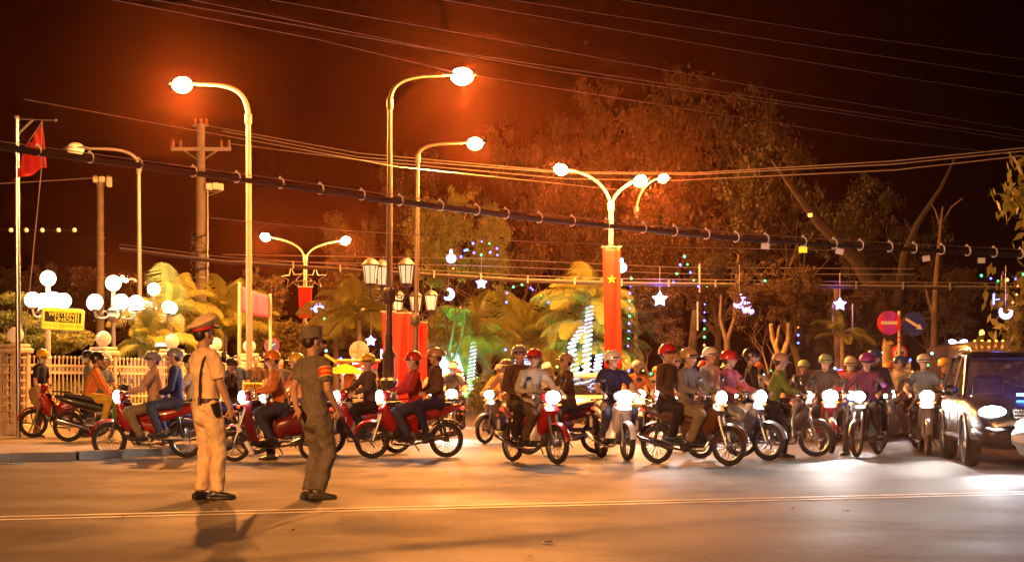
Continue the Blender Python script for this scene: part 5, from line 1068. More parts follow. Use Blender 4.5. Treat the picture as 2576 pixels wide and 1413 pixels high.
nt_ = p["arms"][1][2]; hb_ = nt_ + Vector((.05, .005, -.09)); bd_ = Vector((.42, -.12, -.62)).normalized()
bat2 = thing("baton", "black rubber baton held by the olive guard", "baton", gb.location, R_(48)); bat2.scale = (.975,) * 3
obj("shaft", MB().tube([hb_ - bd_ * .17, hb_ + bd_ * .36], .021, n=12, rnd_=True), bat2, m_black); obj("grip_ring", MB().tube([hb_ - bd_ * .06, hb_ - bd_ * .045], .022, n=12), bat2, m_black)
obj("collar", MB().lathe([(.064, 0), (.074, .0), (.072, .032), (.062, .034)], n=20, c=(-.015, 0, 1.435)), gb, c_olive)
# ------------------------------------------------------------ motorbikes
def wheel_meshes(R, w, spokes):
    t = MB(); t.tube([(R * .87 * math.cos(a), 0, R * .87 * math.sin(a)) for a in np.linspace(0, 6.2832, 33)[:-1]], [(w, R * .13)] * 32, side=(0, 1, 0), n=8, closed=True)
    r = MB(); r.tube([(R * .74 * math.cos(a), 0, R * .74 * math.sin(a)) for a in np.linspace(0, 6.2832, 29)[:-1]], [(w * .7, .012)] * 28, side=(0, 1, 0), n=6, closed=True)
    r.tube([(0, -.06, 0), (0, .06, 0)], .035, n=10)
    for k in range(spokes):
        a = 6.2832 * k / spokes; r.tube([(.02 * math.cos(a), .03 * (1 if k % 2 else -1), .02 * math.sin(a)), (R * .74 * math.cos(a + .1), 0, R * .74 * math.sin(a + .1))], .004 if spokes > 8 else .016, n=4)
    return t.mesh("tyre", [m_rubber]), r.mesh("rim", [m_alloy])
TY, RI = wheel_meshes(.285, .040, 24); TYA, RIA = wheel_meshes(.285, .042, 5); TYS, RIS = wheel_meshes(.235, .052, 5)
m_hl = glow("headlight", (1.0, .90, .78), 45); m_hly = glow("headlight_warm", (1.0, .72, .35), 45); m_hloff = mat("headlight_off", (.6, .6, .58), rough=.1, metal=.3, var=0)
m_plate = mat("plate_white", (.72, .72, .68), rough=.5, var=.08); m_seat = mat("seat_vinyl", (.018, .017, .017), rough=.55, var=.15, bump=.2)
def lens_me(): return MB().ell((0, 0, 0), (.055, .115, .09), n=16, m=10)
def shield(x0, z0, x1, z1, w0, w1, depth, bow):
    """a curved plate standing across the bike, with thickness"""
    def f(a, q):
        w = w0 + (w1 - w0) * q; x = x0 + (x1 - x0) * q; z = z0 + (z1 - z0) * q; s = (a - .5) * 2
        return Vector((x - depth * abs(s) ** 1.6 + bow * math.sin(q * math.pi), s * w, z))
    b = MB(); b.grid(f, 12, 8); n = len(b.v); b.add([(x - .02, y * .96, z) for x, y, z in b.v[:n]], [t[::-1] for t in b.f]); NU = 13
    bd_ = [i for i in range(NU)] + [NU * k + 12 for k in range(1, 9)] + [NU * 8 + i for i in range(11, -1, -1)] + [NU * k for k in range(7, 0, -1)]
    b.f += [(bd_[i], bd_[i - 1], bd_[i - 1] + n, bd_[i] + n) for i in range(len(bd_))]; b.mi += [0] * len(bd_); return b
BM = {}
b = MB()
for s in (1, -1): b.tube([(.61, s * .065, .285), (.53, s * .065, .52), (.44, s * .055, .80)], [.020, .024, .024], n=8)
b.tube([(.42, 0, .78), (.38, 0, .98)], .03, n=8); b.tube([(.30, 0, .62), (-.1, 0, .42), (-.3, 0, .40)], .035, n=8); BM["fork"] = b.mesh("fork", [m_alloy])
b = MB(); R0 = .335
vs = []; N = 12
for i in range(N + 1):
    a = R_(10 + 140 * i / N)
    for k in range(7):
        q = (k / 6 - .5) * 2; r = R0 - .035 * q * q; vs.append((.61 + r * math.cos(a), q * .055, .285 + r * math.sin(a)))
b.add(vs, [(i * 7 + k, i * 7 + k + 1, (i + 1) * 7 + k + 1, (i + 1) * 7 + k) for i in range(N) for k in range(6)]); BM["front_mudguard"] = b.mesh("front_mudguard", [m_white])
b = MB(); b.loft([(.50, .96, .03, .03, 2.5), (.47, .97, .10, .075, 2.6), (.40, .99, .15, .085, 2.6), (.33, 1.0, .13, .06, 2.5), (.30, 1.0, .05, .03, 2)], n=16); BM["headlight_cowl"] = b.mesh("headlight_cowl", [m_white])
BM["lens"] = lens_me().mesh("headlight", [m_hl])
b = MB(); b.tube([(.28, -.31, 1.03), (.33, -.2, 1.04), (.38, -.08, 1.0), (.38, .08, 1.0), (.33, .2, 1.04), (.28, .31, 1.03)], .012, n=8)
for s in (1, -1): b.tube([(.29, s * .24, 1.035), (.27, s * .36, 1.025)], .018, n=8); b.tube([(.32, s * .22, 1.04), (.34, s * .34, 1.01)], .006, n=5)
BM["handlebar"] = b.mesh("handlebar", [m_black])
b = MB(); b.tube([(0, 0, 0), (.02, .02, .12), (.0, .06, .17)], .006, n=6); b.ell((0, .08, .20), (.015, .055, .038), n=12, m=8); BM["mirror"] = b.mesh("mirror", [m_black])
BM["leg_shield"] = shield(.40, .88, .30, .34, .10, .22, .10, -.05).mesh("leg_shield", [m_white])
BM["front_fairing"] = MB().loft([(.42, .92, .10, .05, 3), (.42, .80, .13, .09, 3), (.36, .66, .14, .12, 3), (.25, .55, .12, .15, 3), (.05, .50, .10, .16, 3), (-.12, .50, .09, .12, 3)], n=14).mesh("front_fairing", [m_white])
BM["body_panel"] = MB().loft([(.20, .56, .05, .05, 3), (.05, .60, .10, .10, 3), (-.15, .66, .125, .11, 3), (-.45, .72, .125, .09, 3), (-.70, .79, .095, .06, 3), (-.86, .84, .04, .03, 2)], n=16).mesh("body_panel", [m_white])
BM["seat"] = MB().loft([(.06, .73, .07, .03, 3), (-.08, .765, .12, .045, 3), (-.25, .785, .135, .05, 3.5), (-.42, .83, .135, .05, 3.5), (-.62, .855, .12, .04, 3), (-.70, .86, .06, .02, 2)], n=16).mesh("seat", [m_seat])
b = MB(); b.box((.06, 0, .33), (.30, .16, .17), bev=.03); b.tube([(.15, 0, .36), (.36, 0, .40)], [.07, .06], n=12); b.tube([(.02, -.15, .33), (.02, .15, .33)], [.09, .10], n=14); b.tube([(.14, -.14, .33), (.14, .14, .33)], .07, n=14)
for k in range(5): b.tube([(.20 + k * .03, 0, .37), (.208 + k * .03, 0, .37)], .085, n=12)
b.box((-.35, .09, .32), (.55, .03, .06), bev=.01); b.box((-.35, -.07, .30), (.55, .03, .05), bev=.01); BM["engine"] = b.mesh("engine", [m_alloy])
b = MB(); b.tube([(.30, -.05, .34), (.25, -.10, .22), (0, -.13, .20), (-.25, -.14, .24)], .018, n=8); b.tube([(-.25, -.145, .24), (-.35, -.15, .27), (-.80, -.16, .40), (-.84, -.16, .41)], [.03, .048, .050, .03], n=12); b.box((-.05, 0, .0), (.001, .001, .001)) if 0 else None; BM["exhaust"] = b.mesh("exhaust", [m_chrome])
b = MB()
for s in (1, -1): b.tube([(-.58, s * .11, .32), (-.50, s * .12, .66)], [.028, .022], n=8)
b.tube([(-.1, -.22, .29), (-.1, .22, .29)], .012, n=6)
for s in (1, -1): b.tube([(.08, s * .10, .27), (.08, s * .26, .27)], .018, n=6); b.tube([(-.25, s * .12, .36), (-.22, s * .26, .34)], .015, n=6)
b.tube([(-.02, .10, .28), (-.10, .22, .12)], .012, n=5); BM["suspension"] = b.mesh("suspension", [m_black])
b = MB(); vs = []
for i in range(9):
    a = R_(40 + 110 * i / 8)
    for k in range(5): q = (k / 4 - .5) * 2; r = .345 - .03 * q * q; vs.append((-.61 - .0 + r * math.cos(a), q * .065, .285 + r * math.sin(a)))
b.add(vs, [(i * 5 + k, i * 5 + k + 1, (i + 1) * 5 + k + 1, (i + 1) * 5 + k) for i in range(8) for k in range(4)]); b.box((-.90, 0, .58), (.02, .10, .22), bev=.005); BM["rear_mudguard"] = b.mesh("rear_mudguard", [m_black])
BM["number_plate"] = MB().box((-.915, 0, .56), (.008, .19, .14)).mesh("number_plate", [m_plate])
BM["tail_light"] = MB().ell((-.88, 0, .79), (.03, .08, .03), n=12, m=8).mesh("tail_light", [mat("tail_glow", (.7, .02, .01), rough=.3, var=0, emis=(1, .03, .01), es=2.5)])
b = MB(); b.tube([(-.55, .10, .90), (-.80, .10, .93), (-.90, .05, .93), (-.90, -.05, .93), (-.80, -.10, .93), (-.55, -.10, .90)], .011, n=6); BM["grab_rail"] = b.mesh("grab_rail", [m_chrome])
BM["indicator"] = MB().ell((0, 0, 0), (.02, .035, .022), n=10, m=6).mesh("indicator", [m_amber])
BM["side_stripe"] = MB().loft([(.12, .57, .098, .015, 3), (-.15, .66, .131, .02, 3), (-.45, .72, .131, .018, 3), (-.66, .79, .103, .012, 3)], n=12).mesh("side_stripe", [m_white])
# scooter variants
BM["apron"] = shield(.46, .92, .36, .30, .17, .21, .10, .06).mesh("apron", [m_white])
BM["floorboard"] = MB().box((.14, 0, .27), (.46, .36, .06), bev=.02).mesh("floorboard", [m_black])
BM["scooter_body"] = MB().loft([(-.04, .36, .10, .10, 3), (-.08, .50, .16, .15, 3), (-.30, .56, .19, .19, 3), (-.60, .62, .17, .15, 3), (-.82, .72, .09, .08, 2.5), (-.90, .76, .03, .03, 2)], n=18).mesh("scooter_body", [m_white])
m_blank = None
def bike(label, loc, rz, pt, stripe=None, light="w", kind="u", power=90, rim="s", name="motorbike", group="motorbikes crossing the junction", lean=0., steer=0., seatm=None):
    r = thing(name, label, "motorbike", loc, rz, group); r.rotation_euler = (R_(lean), 0, rz)
    sc = kind == "s"; T, I = (TYS, RIS) if sc else ((TY, RI) if rim == "s" else (TYA, RIA)); wz = .235 if sc else .285; wx = .60 if sc else .61
    for x in (wx, -wx):
        o = obj("tyre", T, r); o.location = (x, 0, wz); obj("rim", I, o)
    for k in ("fork", "handlebar", "rear_mudguard", "number_plate", "tail_light", "suspension", "exhaust", "grab_rail"): obj(k, BM[k], r)
    obj("seat", BM["seat"], r, [seatm or m_seat])
    o = obj("front_mudguard", BM["front_mudguard"], r, [pt])
    if sc: o.location = (-.01, 0, -.05)
    cw = obj("headlight_cowl", BM["headlight_cowl"], r, [pt])
    if sc: obj("apron", BM["apron"], r, [pt]); obj("floorboard", BM["floorboard"], r); obj("scooter_body", BM["scooter_body"], r, [pt])
    else: obj("leg_shield", BM["leg_shield"], r, [stripe or pt]); obj("front_fairing", BM["front_fairing"], r, [pt]); obj("body_panel", BM["body_panel"], r, [pt]); obj("engine", BM["engine"], r); obj("side_stripe", BM["side_stripe"], r, [stripe or m_black])
    for s in (1, -1): o = obj("mirror", BM["mirror"], r); o.location = (.31, s * .22, 1.04); o.scale = (1, s, 1)
    for x, z in ((.48, .86), (-.84, .70)):
        for s in (1, -1): o = obj("indicator", BM["indicator"], r); o.location = (x, s * .13, z)
    h = obj("headlight", BM["lens"], cw, [m_hloff if not light else (m_hly if light == "y" else (m_hl if power > 50 else glow("headlight_dim", (1.0, .84, .66), 16)))]); h.location = (.49, 0, .975); h.scale = (1,) + (min(1.15, .68 + power / 160),) * 2
    if light:
        lamp("headlight_beam", 'SPOT', power * 7, (1, .93, .86) if light == "w" else (1, .75, .42), (.58, 0, .97), r, size=.05, aim=(1, 0, -.085), cone=R_(42), blend=.9)
    return r
# ------------------------------------------------------------ the traffic
PR = paint("red", (.30, .008, .010)); PB = paint("black", (.012, .012, .014)); PW = paint("white", (.62, .60, .56)); PS = paint("silver", (.33, .33, .34), metal=.4); PBL = paint("blue", (.02, .04, .22)); PG = paint("dark_green", (.02, .10, .05)); PM = paint("maroon", (.14, .01, .02)); PP = paint("pearl_grey", (.22, .21, .22), metal=.3)
HW = paint("helmet_white", (.70, .66, .60)); HY = paint("helmet_yellow", (.70, .42, .02)); HB = paint("helmet_black", (.015, .015, .016)); HR = paint("helmet_red", (.50, .02, .02)); HT = paint("helmet_tan", (.40, .24, .12)); HG = paint("helmet_grey", (.22, .22, .24)); HBL = paint("helmet_blue", (.03, .06, .28)); HP = paint("helmet_purple", (.30, .03, .30)); HO = paint("helmet_orange", (.70, .20, .02)); HGN = paint("helmet_pale_green", (.35, .48, .26))
C = dict(white=cloth("off_white", (0.462, 0.442, 0.408)), grey=cloth("grey", (0.177, 0.170, 0.163)), navy=cloth("navy", (0.014, 0.020, 0.068)), orange=cloth("orange", (0.600, 0.200, 0.050)), peach=cloth("peach", (0.422, 0.258, 0.163)), red=cloth("red", (0.340, 0.020, 0.027)), pink=cloth("pink", (0.442, 0.109, 0.136)), black=cloth("black", (0.012, 0.012, 0.014)), brown=cloth("brown", (0.082, 0.051, 0.031)), khaki=cloth("khaki", (0.204, 0.163, 0.088)), yellow=cloth("yellow", (0.600, 0.400, 0.050)),
         blue=cloth("blue", (0.034, 0.061, 0.177)), denim=cloth("denim", (0.027, 0.034, 0.068)), purple=cloth("purple", (0.122, 0.027, 0.109)), lime=cloth("lime", (0.109, 0.150, 0.020)), sky=cloth("sky", (0.136, 0.190, 0.258)), tan=cloth("tan", (0.286, 0.204, 0.109)), cream=cloth("cream", (0.374, 0.306, 0.204)), dkgrey=cloth("dark_grey", (0.041, 0.041, 0.044)))
def stripes():
    m = bpy.data.materials.new("cloth_striped"); m.use_nodes = True; nt = m.node_tree; b_ = nt.nodes["Principled BSDF"]; b_.inputs["Roughness"].default_value = .85
    tc = nt.nodes.new("ShaderNodeTexCoord"); w = nt.nodes.new("ShaderNodeTexWave"); w.bands_direction = 'Z'; w.inputs["Scale"].default_value = 3.6; w.inputs["Distortion"].default_value = .4
    cr = nt.nodes.new("ShaderNodeValToRGB"); cr.color_ramp.interpolation = 'CONSTANT'; cr.color_ramp.elements[0].color = (.03, .03, .04, 1); cr.color_ramp.elements[1].position = .55; cr.color_ramp.elements[1].color = (.6, .57, .52, 1)
    nt.links.new(tc.outputs["Object"], w.inputs["Vector"]); nt.links.new(w.outputs["Fac"], cr.inputs[0]); nt.links.new(cr.outputs[0], b_.inputs["Base Color"]); return m
C["striped"] = stripes()
GR = "riders crossing the junction"
def ride(u, D, hd, bk, r1, r2=None, sx=1.0):
    loc = G(u, D); rz = R_(hd)
    bike(bk[0], loc, rz, bk[1], stripe=bk[2] if len(bk) > 2 else None, **(bk[3] if len(bk) > 3 else {}))
    for r in (r1, r2):
        if r is None: continue
        ps, lab, sh, tr, hm, kw = r
        person(ps, lab, loc, rz, shirt=C[sh], trousers=C[tr], helmet=hm, group=GR, **kw)
L = dict(sleeve="long"); S_ = {}
ride(372, 27.3, 182, ("red underbone motorbike heading left in front of the fence, left of the cream guard", PR, PB, dict(power=70)), ("rider_left", "rider in pale peach shirt on the red motorbike left of the cream guard", "peach", "khaki", HG, S_), ("pillion", "passenger in dark blue behind the peach-shirted rider", "navy", "denim", HG, L))
ride(470, 29.6, 184, ("blue motorbike partly behind the cream guard's back", PBL, PB, dict(light=None)), ("rider", "rider in a cream shirt just left behind the cream guard", "cream", "black", HB, S_))
ride(735, 28.6, 178, ("dark motorbike heading left between the two guards", PB, PR, dict(power=70)), ("rider", "rider in a long orange shirt between the two guards", "orange", "black", HY, L))
ride(690, 26.0, -165, ("lower maroon scooter nosing left between the guards", PM, PM, dict(kind="s", power=60)), ("rider_down", "rider in blue jeans leaning over the maroon scooter between the guards", "orange", "denim", HO, L))
ride(915, 28.8, -152, ("red motorbike whose front emerges right of the olive guard", PR, PS, dict(power=50)), ("rider_left", "rider with a yellow helmet and brown shirt right of the olive guard", "brown", "black", HY, L))
ride(1030, 27.2, -162, ("red and black motorbike heading left below the red banners", PR, PB, dict(power=80)), ("rider", "rider in red jacket and dark blue jeans below the red banners", "red", "denim", HR, L), ("pillion", "passenger in brown behind the red-jacketed rider", "brown", "navy", HT, L))
ride(1138, 40, -90, ("dark scooter coming straight on under the lit palms", PB, PB, dict(kind="s", power=70)), ("rider", "masked rider with a white helmet coming straight on under the lit palms", "dkgrey", "black", HW, dict(mask=True)), ("pillion", "bare-faced passenger in white leaning out behind the masked rider", "white", "black", HB, S_))
ride(1092, 45, -95, ("black motorbike behind the scooter under the lit palms", PB, PR, dict(power=18)), ("rider_left", "rider in cream shirt farther back under the lit palms", "cream", "black", HT, S_))
ride(1268, 34.5, -128, ("motorbike angling left toward the viewer, left of the big red one", PP, PB, dict(power=45)), ("rider", "rider in an orange top and tan helmet left of the big red motorbike", "peach", "tan", HT, L))
ride(1345, 25.4, -58, ("big red motorbike swinging toward the viewer in the middle", PR, PS, dict(power=60)), ("rider_right", "rider in a pale grey shirt on the big red motorbike in the middle", "white", "brown", HR, L), ("pillion", "passenger in brown jacket behind the pale grey rider", "brown", "black", HG, L))
ride(1415, 28.8, -160, ("brown-shadowed motorbike just behind the big red one", PM, PB, dict(light=None)), ("rider", "rider in a brown jacket right behind the big red motorbike", "brown", "dkgrey", HT, L))
ride(1545, 26.6, -74, ("white motorbike with chrome front turning toward the viewer below the red banner", PW, PW, dict(power=75)), ("rider_left", "rider in a navy T-shirt and white helmet below the red banner", "navy", "denim", HW, S_))
ride(1603, 36.5, -88, ("cream motorbike with warm headlight coming straight on right of the red banner", paint("cream", (.55, .45, .28)), PB, dict(light="y", power=60)), ("rider", "rider in orange shirt and white helmet with a bag strap, right of the red banner", "orange", "dkgrey", HW, L))
ride(1652, 47, -90, ("small far motorbike right of the orange-shirted rider", PR, PB, dict(power=30)), ("rider", "far rider with an orange helmet right of the orange-shirted one", "khaki", "black", HO, L))
ride(1700, 30, -82, ("black motorbike ridden by the man in the striped shirt", PB, PBL, dict(power=55)), ("rider_left", "rider in a black and white striped shirt and tan helmet", "striped", "black", HT, S_))
ride(1742, 24.8, -38, ("dark brown motorbike heading right, right of the striped rider", paint("brown", (.10, .04, .015)), PB, dict(power=60)), ("rider", "rider in a brown-grey shirt and yellow-brown trousers heading right", "grey", "khaki", HT, L), ("pillion", "passenger in a dark jacket behind the brown-grey rider", "brown", "black", HR, L))
ride(1846, 26.6, -38, ("silver motorbike ridden by a pink-shirted rider", PS, PW, dict(power=75)), ("rider_left", "rider in a pink shirt and red helmet on the silver motorbike", "pink", "cream", HR, L), ("pillion", "passenger in white behind the pink-shirted rider", "white", "dkgrey", HW, L))
ride(1958, 27.6, 2, ("black motorbike with chrome spoked wheels heading right", PB, PS, dict(power=40)), ("rider_down", "rider in a dark jacket with lime panels leaning right over his motorbike", "lime", "black", HT, L), ("pillion", "passenger in black behind the lime-panelled rider", "black", "black", HB, L))
ride(2078, 29.6, -92, ("red motorbike with a dazzling headlight facing the viewer", PR, PR, dict(power=95)), ("rider", "rider in a dark jacket behind the dazzling headlight", "dkgrey", "black", HGN, L))
ride(2140, 32.5, -100, ("blue scooter carrying a masked woman in a red jacket", PBL, PBL, dict(kind="s", power=30)), ("rider", "masked woman in a red jacket with a white helmet and long hair", "pink", "black", HW, dict(sleeve="long", mask=True, longhair=True)), ("pillion", "passenger in a red jacket with no helmet behind the masked woman", "red", "black", None, L))
ride(2182, 28.0, -118, ("black motorbike angling left at right of centre with green lit clocks", PB, PG, dict(power=45)), ("rider_down", "rider in a purple top and purple helmet", "purple", "black", HP, L), ("pillion", "passenger in navy behind the purple rider", "navy", "black", HBL, L))
ride(2262, 30.5, -140, ("pearl grey scooter behind the no-lorry sign's post", PP, PP, dict(kind="s", power=35)), ("rider_right", "rider in a yellow-cream shirt with a navy helmet below the time plate", "cream", "denim", HBL, L))
ride(2325, 29.0, -98, ("grey motorbike with a strong headlight left of the dark off-road car", PP, PB, dict(power=55)), ("rider", "rider in a sky-grey shirt and white cap helmet left of the dark off-road car", "sky", "black", HW, S_))
ride(2378, 33.5, -95, ("dark motorbike half hidden by the off-road car", PB, PR, dict(light=None)), ("rider_left", "rider with a yellow-green helmet half hidden by the off-road car", "brown", "black", HY, L))
ride(573, 33.5, 205, ("black motorbike waiting right of the cream guard's elbow", PB, PB, dict(light=None)), ("rider_left", "rider in a black jacket and black helmet with a mask under his chin", "black", "black", HB, L))
for u, D, hd, lab, sh, hm in ((1830, 37, -80, "rider with a plain white helmet behind the pink-shirted one", "orange", HW), (1906, 38, -100, "rider in white shirt and orange helmet behind the lime-panelled one", "white", HO), (2022, 36, -85, "rider in dark shirt and pale green helmet before the dark car", "dkgrey", HGN), (1255, 42, -110, "rider with an orange helmet farther back, left of the middle palms", "orange", HT),
                              (1375, 40, -95, "rider with a white helmet farther back behind the big red motorbike", "grey", HW), (1735, 40, -90, "rider with a yellow helmet farther back behind the striped one", "yellow", HB), (1770, 36, -85, "rider with a red helmet in the crowd behind the brown-grey rider", "brown", HR), (2236, 39, -90, "rider with an orange helmet far behind beside the time plate", "red", HO),
                              (1330, 46, -92, "far rider with a red helmet behind the big red motorbike", "pink", HR), (1690, 50, -90, "far rider with a blue-white helmet behind the striped one", "sky", HW), (1150, 52, -92, "far rider with a pink top under the lit palms", "pink", HR)):
    ride(u, D, hd, (lab.replace("rider", "motorbike under the rider", 1), PB if hm is not HR else PR, PS, dict(power=12 if u % 2 else 25, light="w")), ("rider" if u % 2 else "rider_right", lab, sh, "black", hm, L))
# parked motorbikes by the fence and the people with them
GP = "motorbikes parked by the fence"
loc = G(163, 34.3, .12); bike("red motorbike parked at the fence with its front wheel to the left", loc, R_(196), PR, stripe=PB, light=None, rim="a", group=GP, lean=4)
loc2 = G(258, 31.6, .12); bike("black and green motorbike parked with its tail to the left", loc2, R_(12), PB, stripe=paint("bright_green", (.12, .40, .05)), light=None, group=GP, lean=-4)
person("side_sit", "man in an orange shirt and black helmet sitting on the parked green motorbike", G(222, 31.7, .12), R_(6), shirt=C["orange"], trousers=C["yellow"], sleeve="long", helmet=HB, group="people by the fence")
person("side_sit", "woman in a light blue shirt and white helmet sitting behind the orange-shirted man", G(246, 33.0, .12), R_(-20), shirt=C["sky"], trousers=C["denim"], helmet=HW, longhair=True, group="people by the fence")
person("stand", "masked person in a cap standing at the fence behind the white-helmeted woman", G(226, 34.8, .12), R_(200), shirt=C["sky"], trousers=C["black"], helmet=HB, mask=True, scale=.98, group="people by the fence")
person("stand_bend", "standing man in dark blue shirt, yellow helmet and face mask at the fence", G(95, 34.6, .12), R_(-18), shirt=C["navy"], trousers=C["tan"], helmet=HY, mask=True, shoe=m_sandal, scale=1.0, group="people by the fence")
person("stand", "bareheaded man in a blue short-sleeved shirt standing beyond the cream guard's elbow", G(594, 38.5, .12), R_(-75), shirt=C["blue"], trousers=C["black"], group="people by the fence", scale=.97)
person("stand", "bareheaded man in a brown shirt standing behind the yellow box", G(645, 41.5, .12), R_(-100), shirt=C["brown"], trousers=C["black"], group="people by the fence")
person("stand", "dark-haired man far back at the last visible fence pillar", G(705, 45, .12), R_(-70), shirt=C["dkgrey"], trousers=C["black"], group="people by the fence")
yb = thing("yellow_box", "tall yellow vending box standing on the pavement between the guards", "box", G(636, 37.5, .12), R_(5)); obj("body", MB().box((0, 0, .52), (.36, .34, 1.04), bev=.03), yb, mat("yellow_box_paint", (.62, .38, .03), rough=.5, var=.12)); obj("lid", MB().box((0, 0, 1.07), (.40, .38, .07), bev=.02), yb, m_yel); obj("slot", MB().box((0, -.175, .85), (.2, .01, .05)), yb, m_black)
# food cart
fc = thing("food_cart", "glass-sided street food cart with an orange awning and hanging goods left of the red banners", "food cart", G(903, 44), R_(4)); k = 44 / F
obj("base_box", MB().box((0, 0, .55), (.95, .6, .55), bev=.02), fc, mat("cart_metal", (.40, .36, .32), rough=.4, metal=.5, var=.2))
for sx in (-1, 1):
    for sy in (-1, 1): obj("corner_post", MB().box((sx * .46, sy * .28, 1.28), (.03, .03, .95)), fc, m_pole)
    w = obj("wheel", TYS, fc); w.location = (sx * .36, -.34, .235); obj("rim", RIS, w)
for z in (1.0, 1.22, 1.48): obj("shelf", MB().box((0, 0, z), (.90, .54, .015)), fc, m_pole)
gp = bpy.data.materials.new("clear_pane"); gp.use_nodes = True; nn = gp.node_tree; q = nn.nodes["Principled BSDF"]; q.inputs["Alpha"].default_value = .12; q.inputs["Roughness"].default_value = .05
for y in (-.29, .29): obj("glass_pane", MB().box((0, y, 1.26), (.86, .006, .78)), fc, gp)
obj("awning", MB().loft([(-.60, 1.74, .02, .35, 4), (-.56, 1.80, .02, .35, 4)], n=4).box((0, 0, 1.80), (1.14, .80, .09), bev=.04), fc, cloth("awning_orange", (.70, .32, .10)))
obj("name_board", MB().box((0, -.33, 1.66), (.98, .02, .12)), fc, m_sred); 
for x in (-.36, -.22, .1, .3): obj("white_letter_block", MB().box((x, -.343, 1.66), (.08, .006, .07)), fc, m_swh)
rg = random.Random(4); buns = MB().ell((0, 0, 0), (.045, .045, .035), n=10, m=6).mesh("bun", [mat("bun_brown", (.55, .28, .09), rough=.6, var=.2)])
bt = thing("bun_tray", "rows of round orange-brown buns on the food cart's shelf", "food", G(903, 44) + Vector((.2, -.02, 1.24)), R_(4))
for i in range(6):
    for j in range(3):
        for h in range(2 if j < 2 else 1): o = obj("bun", buns, bt); o.location = (i * .085 - .2 + .04 * h, j * .085 - .08 - .1, .03 + h * .06)
for i in range(5): o = obj("hanging_snack", MB().tube([(-.05 + i * .09, -.1, 1.46), (-.05 + i * .09, -.1, 1.30)], [.02, .032], n=8), fc, mat("bun_brown"))
obj("cart_tube_light", MB().tube([(-.25, -.30, 1.60), (.05, -.30, 1.60)], .018, n=8), fc, glow("tube_white", (.75, .75, 1), 14)); lamp("cart_light", 'POINT', 25, (1, .85, .65), (0, -.1, 1.40), fc, size=.15)
person("vendor", "vendor in an orange shirt and conical yellow hat behind the food cart", G(872, 42.6), R_(30), shirt=C["orange"], trousers=C["black"], group="people at the food cart")
hat = thing("sun_umbrella", "yellow-orange parasol beside the food cart", "umbrella", G(868, 42.3)); obj("canopy", MB().lathe([(.50, 1.46), (.48, 1.48), (.30, 1.60), (.02, 1.70)], n=16), hat, cloth("umbrella_yellow", (.75, .45, .03))); obj("pole", MB().tube([(0, 0, 0), (0, 0, 1.72)], .015, n=6), hat, m_pole)
